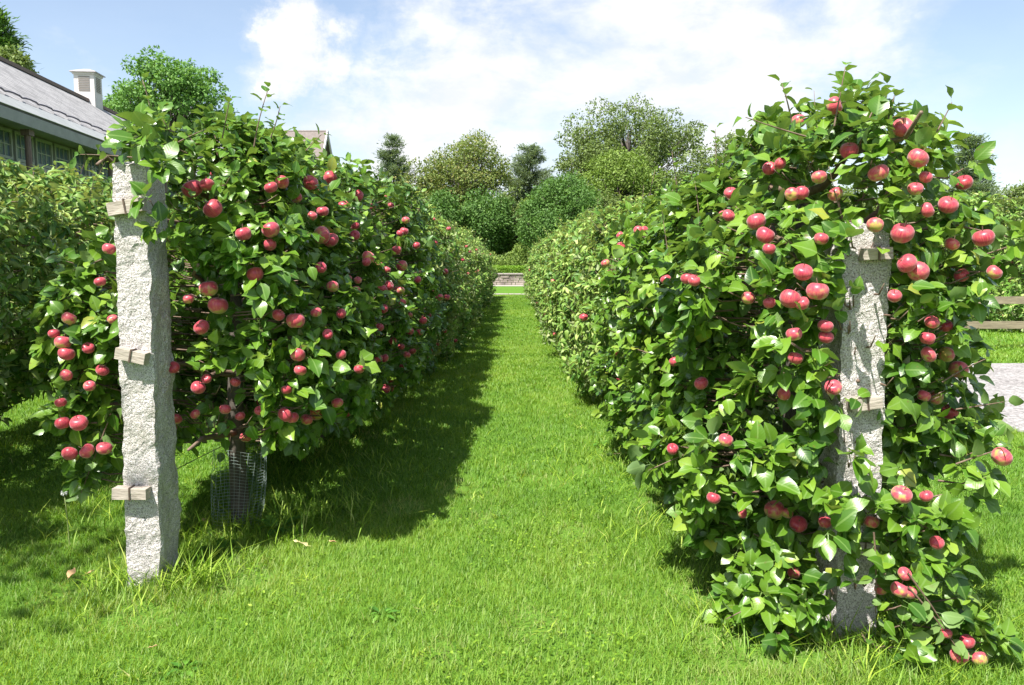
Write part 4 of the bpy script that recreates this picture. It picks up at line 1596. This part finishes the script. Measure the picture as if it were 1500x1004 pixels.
def blades(n, x0, x1, y0, y1, h, w, r, cond=None, tall=False):
    x = r.uniform(x0, x1, n)
    y = r.uniform(y0, y1, n)
    ok = (np.abs(x) < .70 * y + 1.3) & ~in_gravel(x - .03, y + .03)
    for bx, by, br in BARE:
        ok &= ~(((x - bx) ** 2 + ((y - by) * .7) ** 2 < br ** 2) & (r.random(n) < .65))
    if cond is not None:
        ok &= cond(x, y)
    x, y = x[ok], y[ok]
    n = len(x)
    pt_ = patch(x, y)
    hf = vnoise(x, y, 9, 4) * .6 + vnoise(x, y, 22, 5) * .6
    hh = h * r.uniform(.4, 1.3, n) * (1 + .25 * pt_ + .42 * hf)
    # longer at the tree rows
    row = np.exp(-((x - LX) / .35) ** 2) * (y > 3.2) + np.exp(-((x - RX) / .35) ** 2)
    hh = hh * (1 + 1.0 * row * r.random(n))
    az = 4 * vnoise(x, y, 3.5, 6) + 3 * vnoise(x, y, 9, 7) + r.normal(0, 2.2, n)
    lean = r.uniform(.15, .95, n) if not tall else r.uniform(.3, .9, n)
    d = np.stack([np.cos(az) * lean, np.sin(az) * lean, np.ones(n)], -1)
    d = nrmz(d)
    az2 = az + r.normal(0, .5, n)
    b = np.stack([-np.sin(az2), np.cos(az2), np.zeros(n)], -1)
    ww = w * r.uniform(.6, 1.3, n)
    p0 = np.stack([x, y, np.full(n, -.002)], -1)
    p1 = p0 + d * (hh * .55)[:, None]
    out = np.stack([np.cos(az), np.sin(az), np.zeros(n)], -1)
    p2 = p1 + nrmz(d + out * .9 * r.uniform(.2, 1.2, n)[:, None]) * (hh * .5)[:, None]
    V = np.stack([p0 - b * ww[:, None] * .5, p0 + b * ww[:, None] * .5, p1 + b * ww[:, None] * .42, p1 - b * ww[:, None] * .42, p2], 1)
    k = np.arange(n)[:, None] * 5
    F = (np.array([0, 1, 2, 3, 3, 2, 4])[None] + k).ravel()
    T = np.tile([4, 3], n)
    rn = np.clip(.45 + .36 * pt_ - .10 * hf + r.normal(0, .2, n), 0, .93)
    dry = r.random(n) < .03 + .09 * np.clip(vnoise(x, y, 1.6, 9), 0, 1)
    rn[dry] = r.uniform(.94, 1, dry.sum())
    for bx, by, br in BARE:
        m = ((x - bx) ** 2 + ((y - by) * .7) ** 2 < (br * 1.5) ** 2 * r.uniform(.2, 1.2, n)) & (r.random(n) < .72)
        rn[m] = r.uniform(.93, 1, m.sum())
    A = np.ones((n, 5, 4), np.float32)
    A[..., 0] = rn[:, None]
    return V.reshape(-1, 3), F, T, A.reshape(-1, 4)


r = np.random.default_rng(500)
parts = [blades(340000, -4.6, 4.6, 2.1, 5.0, .044, .0030, r),
         blades(260000, -7.4, 7.4, 5.0, 9.0, .046, .0048, r),
         blades(150000, -7, 9, 9.0, 14.0, .048, .008, r, lambda x, y: (x < -1.9) | (x > 2.0)),
         blades(110000, -1.9, 2.0, 9.0, 16.0, .045, .0075, r),
         blades(110000, -1.8, 2.0, 16.0, 35.0, .045, .012, r),
         blades(40000, 5, 16, 11.5, 24.0, .07, .016, r)]


def tufts(cx, cy, n, spread, h, r):
    x = r.normal(cx, spread, n)
    y = r.normal(cy, spread, n)
    return x, y


TF = []
for cx, cy, n, sp, h in [(-1.5, 3.5, 120, .10, .2), (-1.85, 3.45, 60, .07, .14), (-1.62, 3.42, 70, .12, .12), (-1.3, 4.3, 160, .2, .2), (-1.7, 4.1, 120, .14, .2), (-1.0, 4.6, 90, .15, .16), (1.35, 2.93, 200, .2, .17),
                         (.95, 3.1, 90, .12, .15), (1.6, 3.0, 120, .2, .15), (-2.3, 4.5, 90, .3, .14), (.8, 4.2, 120, .25, .14), (.75, 5.6, 120, .35, .14), (-1.2, 5.5, 120, .3, .15), (-.9, 6.5, 80, .3, .12)]:
    k = n * 2
    x, y = r.normal(cx, sp, k), r.normal(cy, sp, k)
    az = r.uniform(0, 6.28, k)
    ln = r.uniform(.15, .6, k)
    d = nrmz(np.stack([np.cos(az) * ln, np.sin(az) * ln, np.ones(k)], -1))
    L = h * r.uniform(.5, 1.25, k)
    TF.append(leaf_arrays(np.stack([x, y, np.zeros(k)], -1), d, nrmz(np.stack([-np.cos(az), -np.sin(az), np.full(k, .5)], -1)), L, np.full(k, .009), LO,
                          r.uniform(.2, .7, k), np.full(k, .2), np.clip(r.normal(.5, .2, k), 0, .92)))
cr = np.random.default_rng(71)
for q in range(240):
    cx, cy = cr.uniform(-3.2, 3.2), 2.5 + 6 * cr.random() ** 1.3
    if cx > 2.3:
        continue
    k = 16
    x, y = cr.normal(cx, .025, k), cr.normal(cy, .025, k)
    az = cr.uniform(0, 6.28, k)
    ln = cr.uniform(.4, 1.6, k)
    d = nrmz(np.stack([np.cos(az) * ln, np.sin(az) * ln, np.ones(k)], -1))
    L = cr.uniform(.05, .085) * cr.uniform(.6, 1.2, k)
    TF.append(leaf_arrays(np.stack([x, y, np.zeros(k)], -1), d, nrmz(np.stack([-np.cos(az), -np.sin(az), np.full(k, .5)], -1)), L, np.full(k, .009), LO,
                          cr.uniform(.2, .7, k), np.full(k, .2), np.clip(cr.uniform(.05, .9) + cr.normal(0, .1, k), 0, .98)))
# clover like leaves in the lawn
k = 26000
x, y = r.uniform(-4, 4, k), 2.3 + 6 * r.random(k) ** 1.4
okc = (patch(x * 1.7 + 4, y * 1.7) > .12)
x, y = x[okc], y[okc]
k = len(x)
az = r.uniform(0, 6.28, k)
TF.append(leaf_arrays(np.stack([x, y, r.uniform(.018, .045, k)], -1), np.stack([np.cos(az), np.sin(az), r.uniform(-.2, .5, k)], -1), nrmz(UP + r.normal(0, .3, (k, 3))),
                      r.uniform(.012, .026, k), r.uniform(.014, .022, k), LO, np.full(k, .2), np.full(k, .3), np.clip(r.normal(.35, .15, k), 0, .9)))
V, F, T, A = merge(parts + TF)
tag(link('grass', np_mesh('grass', V, F, T, M['grass'], A, smooth=True)), 'mown lawn grass with longer tufts at the posts', 'grass', kind='stuff')


# ------------------------------------------------------------------ small things on the lawn
def gpt(px, py):
    d = ray(px, py)
    t = -CAMZ / d[2]
    return np.array([d[0] * t, d[1] * t, 0])


def curled_leaf(name, label, px, py, L, mat, seed, cat='fallen leaf', group=None, z=.045):
    rr = np.random.default_rng(seed)
    p = gpt(px, py)
    az = rr.uniform(0, 6.28)
    k = 1
    P, Fc = HI
    a = leaf_arrays(np.zeros((1, 3)), np.array([[math.cos(az), math.sin(az), .15]]), nrmz(np.array([[rr.normal(0, .3), rr.normal(0, .3), 1.]])), np.array([L]), np.array([L * .8]), HI,
                    np.array([-.25]), np.array([.45]), np.array([.5]), np.array([.5]))
    o = link(name, np_mesh(name, a[0], a[1], a[2], mat, a[3]), None, (p[0], p[1], z))
    md = o.modifiers.new('thickness', 'SOLIDIFY')
    md.thickness = .001
    return tag(o, label, cat, group)


curled_leaf('fallen_leaf', 'pale yellow fallen leaf on the sunny grass right of the mesh guard', 452, 812, .075, M['paleleaf'], 1)
curled_leaf('fallen_leaf', 'tan fallen leaf in the shade left of the left post foot', 102, 860, .06, M['deadleaf'], 2)
curled_leaf('fallen_leaf', 'small brown leaf right beside the tan one left of the post', 125, 856, .04, M['deadleaf'], 3)
curled_leaf('fallen_leaf', 'tiny orange leaf in the grass at the bottom left', 220, 965, .035, M['deadleaf'], 4)
curled_leaf('fallen_leaf', 'broad yellow green fallen leaf at the foot of the right tree', 1078, 912, .09, M['paleleaf'], 5)
curled_leaf('fallen_leaf', 'orange brown leaf at the mesh guard foot', 308, 775, .05, M['deadleaf'], 6)
curled_leaf('fallen_leaf', 'small tan leaf on the lit grass between guard and hedge shadow', 492, 806, .04, M['deadleaf'], 7)


def weed(label, px, py, n, L, seed, up=.5):
    rr = np.random.default_rng(seed)
    p = gpt(px, py)
    az = np.arange(n) * 2.4 + rr.uniform(0, 1, n)
    el = rr.uniform(.2, 1.0, n) * up
    d = np.stack([np.cos(az), np.sin(az), el], -1)
    tm = HI
    Ls = L * rr.uniform(.6, 1.2, n)
    a = leaf_arrays(d * .02, d, nrmz(UP - d * .3), Ls, Ls * .42, tm, rr.uniform(.2, .8, n), np.full(n, .25), rr.random(n), rr.uniform(-.4, .4, n))
    o = link('weed', np_mesh('weed', a[0], a[1], a[2], M['weed'], a[3]), None, (p[0], p[1], .01))
    return tag(o, label, 'weed', 'broad leaved weeds in the lawn')


weed('broad leaved weed at the foot of the mesh tree guard', 325, 815, 11, .15, 11, .8)
weed('low weed rosette between the left post and the guard', 285, 830, 9, .11, 12, .8)
weed('small light weed at the lower left of the alley', 560, 905, 8, .06, 13)
weed('small weed at the bottom edge below the left post', 270, 985, 9, .07, 14)
weed('weed rosette right of the tree guard by the shade edge', 410, 780, 9, .13, 15, 1.0)
weed('lit weed at the edge of the right row, mid distance', 880, 655, 9, .09, 16, 1.0)

# dandelion-like seed head
p = gpt(102, 800)
dn = empty('seed_head', tuple(p), 'slim pale stalk with grey seed head left of the left post', 'seed head')
t = Tubes()
top = at(97, 722, p[1])[2]
t.add([(0, 0, 0), (-.004, 0, top * .5), (-.012, 0, top)], [.003, .0025, .002], 6)
link('stalk', t.mesh('stalk', M['stalk']), dn)
rr = np.random.default_rng(77)
k = 120
d = nrmz(rr.normal(0, 1, (k, 3)))
a = leaf_arrays(np.array([[-.012, 0, top]]) + d * .002, d, nrmz(rr.normal(0, 1, (k, 3))), np.full(k, .017), np.full(k, .004), CARD, np.zeros(k), np.zeros(k), rr.random(k))
link('fluff', np_mesh('fluff', a[0], a[1], a[2], M['fluff'], a[3]), dn)

# ------------------------------------------------------------------ light and sky
SUN = Vector((-.34, -.52, 1.0)).normalized()
sd = bpy.data.lights.new('sun', 'SUN')
sd.energy = 5.0
sd.angle = R(.5)
sd.color = (1, .955, .88)
so = bpy.data.objects.new('sun', sd)
so.rotation_euler = SUN.to_track_quat('Z', 'Y').to_euler()
COL.objects.link(so)

wd = bpy.data.worlds.new('World')
sc.world = wd
wd.use_nodes = True
nt = wd.node_tree
nt.nodes.clear()
g = N(nt)
out = g.n('ShaderNodeOutputWorld')
bg = g.n('ShaderNodeBackground')
bg.inputs['Strength'].default_value = .068
sky = g.n('ShaderNodeTexSky', sky_type='NISHITA')
sky.sun_disc = False
sky.sun_elevation = math.asin(SUN.z)
sky.sun_rotation = math.atan2(SUN.x, SUN.y)
sky.air_density = 1.0
sky.dust_density = 1.2
sky.ozone_density = 1.5
tc = g.n('ShaderNodeTexCoord')
dirv = tc.outputs['Generated']
mp = g.n('ShaderNodeMapping')
mp.inputs['Scale'].default_value = (1, 1, 2.2)
mp.inputs['Location'].default_value = (3.1, .4, .2)
g.l(dirv, mp.inputs['Vector'])
n1 = g.noise(3.4, 10, .62, mp.outputs[0], .4)
n2 = g.noise(9, 6, .6, mp.outputs[0], .2)
dens = g.math('ADD', g.math('MULTIPLY', n1, .66), g.math('MULTIPLY', n2, .34))
wn = g.n('ShaderNodeTexNoise')
wn.inputs['Scale'].default_value = 13
wn.inputs['Detail'].default_value = 6
wn.inputs['Roughness'].default_value = .65
g.l(dirv, wn.inputs['Vector'])
ws_ = g.n('ShaderNodeVectorMath', operation='MULTIPLY_ADD')
g.l(wn.outputs['Color'], ws_.inputs[0])
ws_.inputs[1].default_value = (.16, .16, .16)
ws_.inputs[2].default_value = (-.08, -.08, -.08)
wv = g.n('ShaderNodeVectorMath', operation='ADD')
g.l(dirv, wv.inputs[0])
g.l(ws_.outputs[0], wv.inputs[1])
# cloud banks in the directions where the photograph has them
for px, py, rad, wt in [(445, 50, .045, .55), (405, 70, .05, .38), (410, 130, .06, .2), (500, 190, .09, .22), (650, 180, .11, .25), (640, 75, .08, .2), (820, 170, .22, .22), (1120, 30, .14, .28), (900, 60, .3, .08), (560, 210, .10, .2), (300, 40, .11, -.35), (535, 95, .10, -.30), (1380, 60, .2, -.15), (120, 20, .12, -.2), (560, 30, .03, .1), (160, 110, .07, .14), (1020, 110, .18, .12)]:
    d = nrmz(ray(px, py))
    vm = g.n('ShaderNodeVectorMath', operation='DISTANCE')
    vn = g.n('ShaderNodeVectorMath', operation='NORMALIZE')
    g.l(wv.outputs[0], vn.inputs[0])
    g.l(vn.outputs[0], vm.inputs[0])
    vm.inputs[1].default_value = tuple(d)
    bl = g.math('SUBTRACT', 1, g.math('DIVIDE', vm.outputs['Value'], rad * 1.3), True)
    dens = g.math('ADD', dens, g.math('MULTIPLY', g.math('POWER', bl, .8), wt * .72))
mask = g.ramp(dens, [(.44, (.10, .10, .10)), (.56, (.30, .30, .30)), (.66, (.70, .70, .70)), (.76, (1, 1, 1))])
ccol = g.mix(g.ramp(n2, [(.38, (0, 0, 0)), (.62, (1, 1, 1))]), (6.2, 6.45, 6.9), (7.6, 7.6, 7.6))
skyc = g.mix(1.0, sky.outputs[0], (1.6, 1.5, 1.42), 'MULTIPLY')
colw = g.mix(mask, skyc, ccol)
g.l(colw, bg.inputs['Color'])
g.l(bg.outputs[0], out.inputs['Surface'])

vs_ = sc.view_settings
vs_.view_transform = 'Standard'
vs_.look = 'None'
vs_.exposure = 1.16
vs_.gamma = 1
vs_.use_curve_mapping = False
sc.cycles.max_bounces = 5
sc.cycles.transmission_bounces = 4
sc.cycles.diffuse_bounces = 2
sc.cycles.glossy_bounces = 2
sc.cycles.transparent_max_bounces = 4
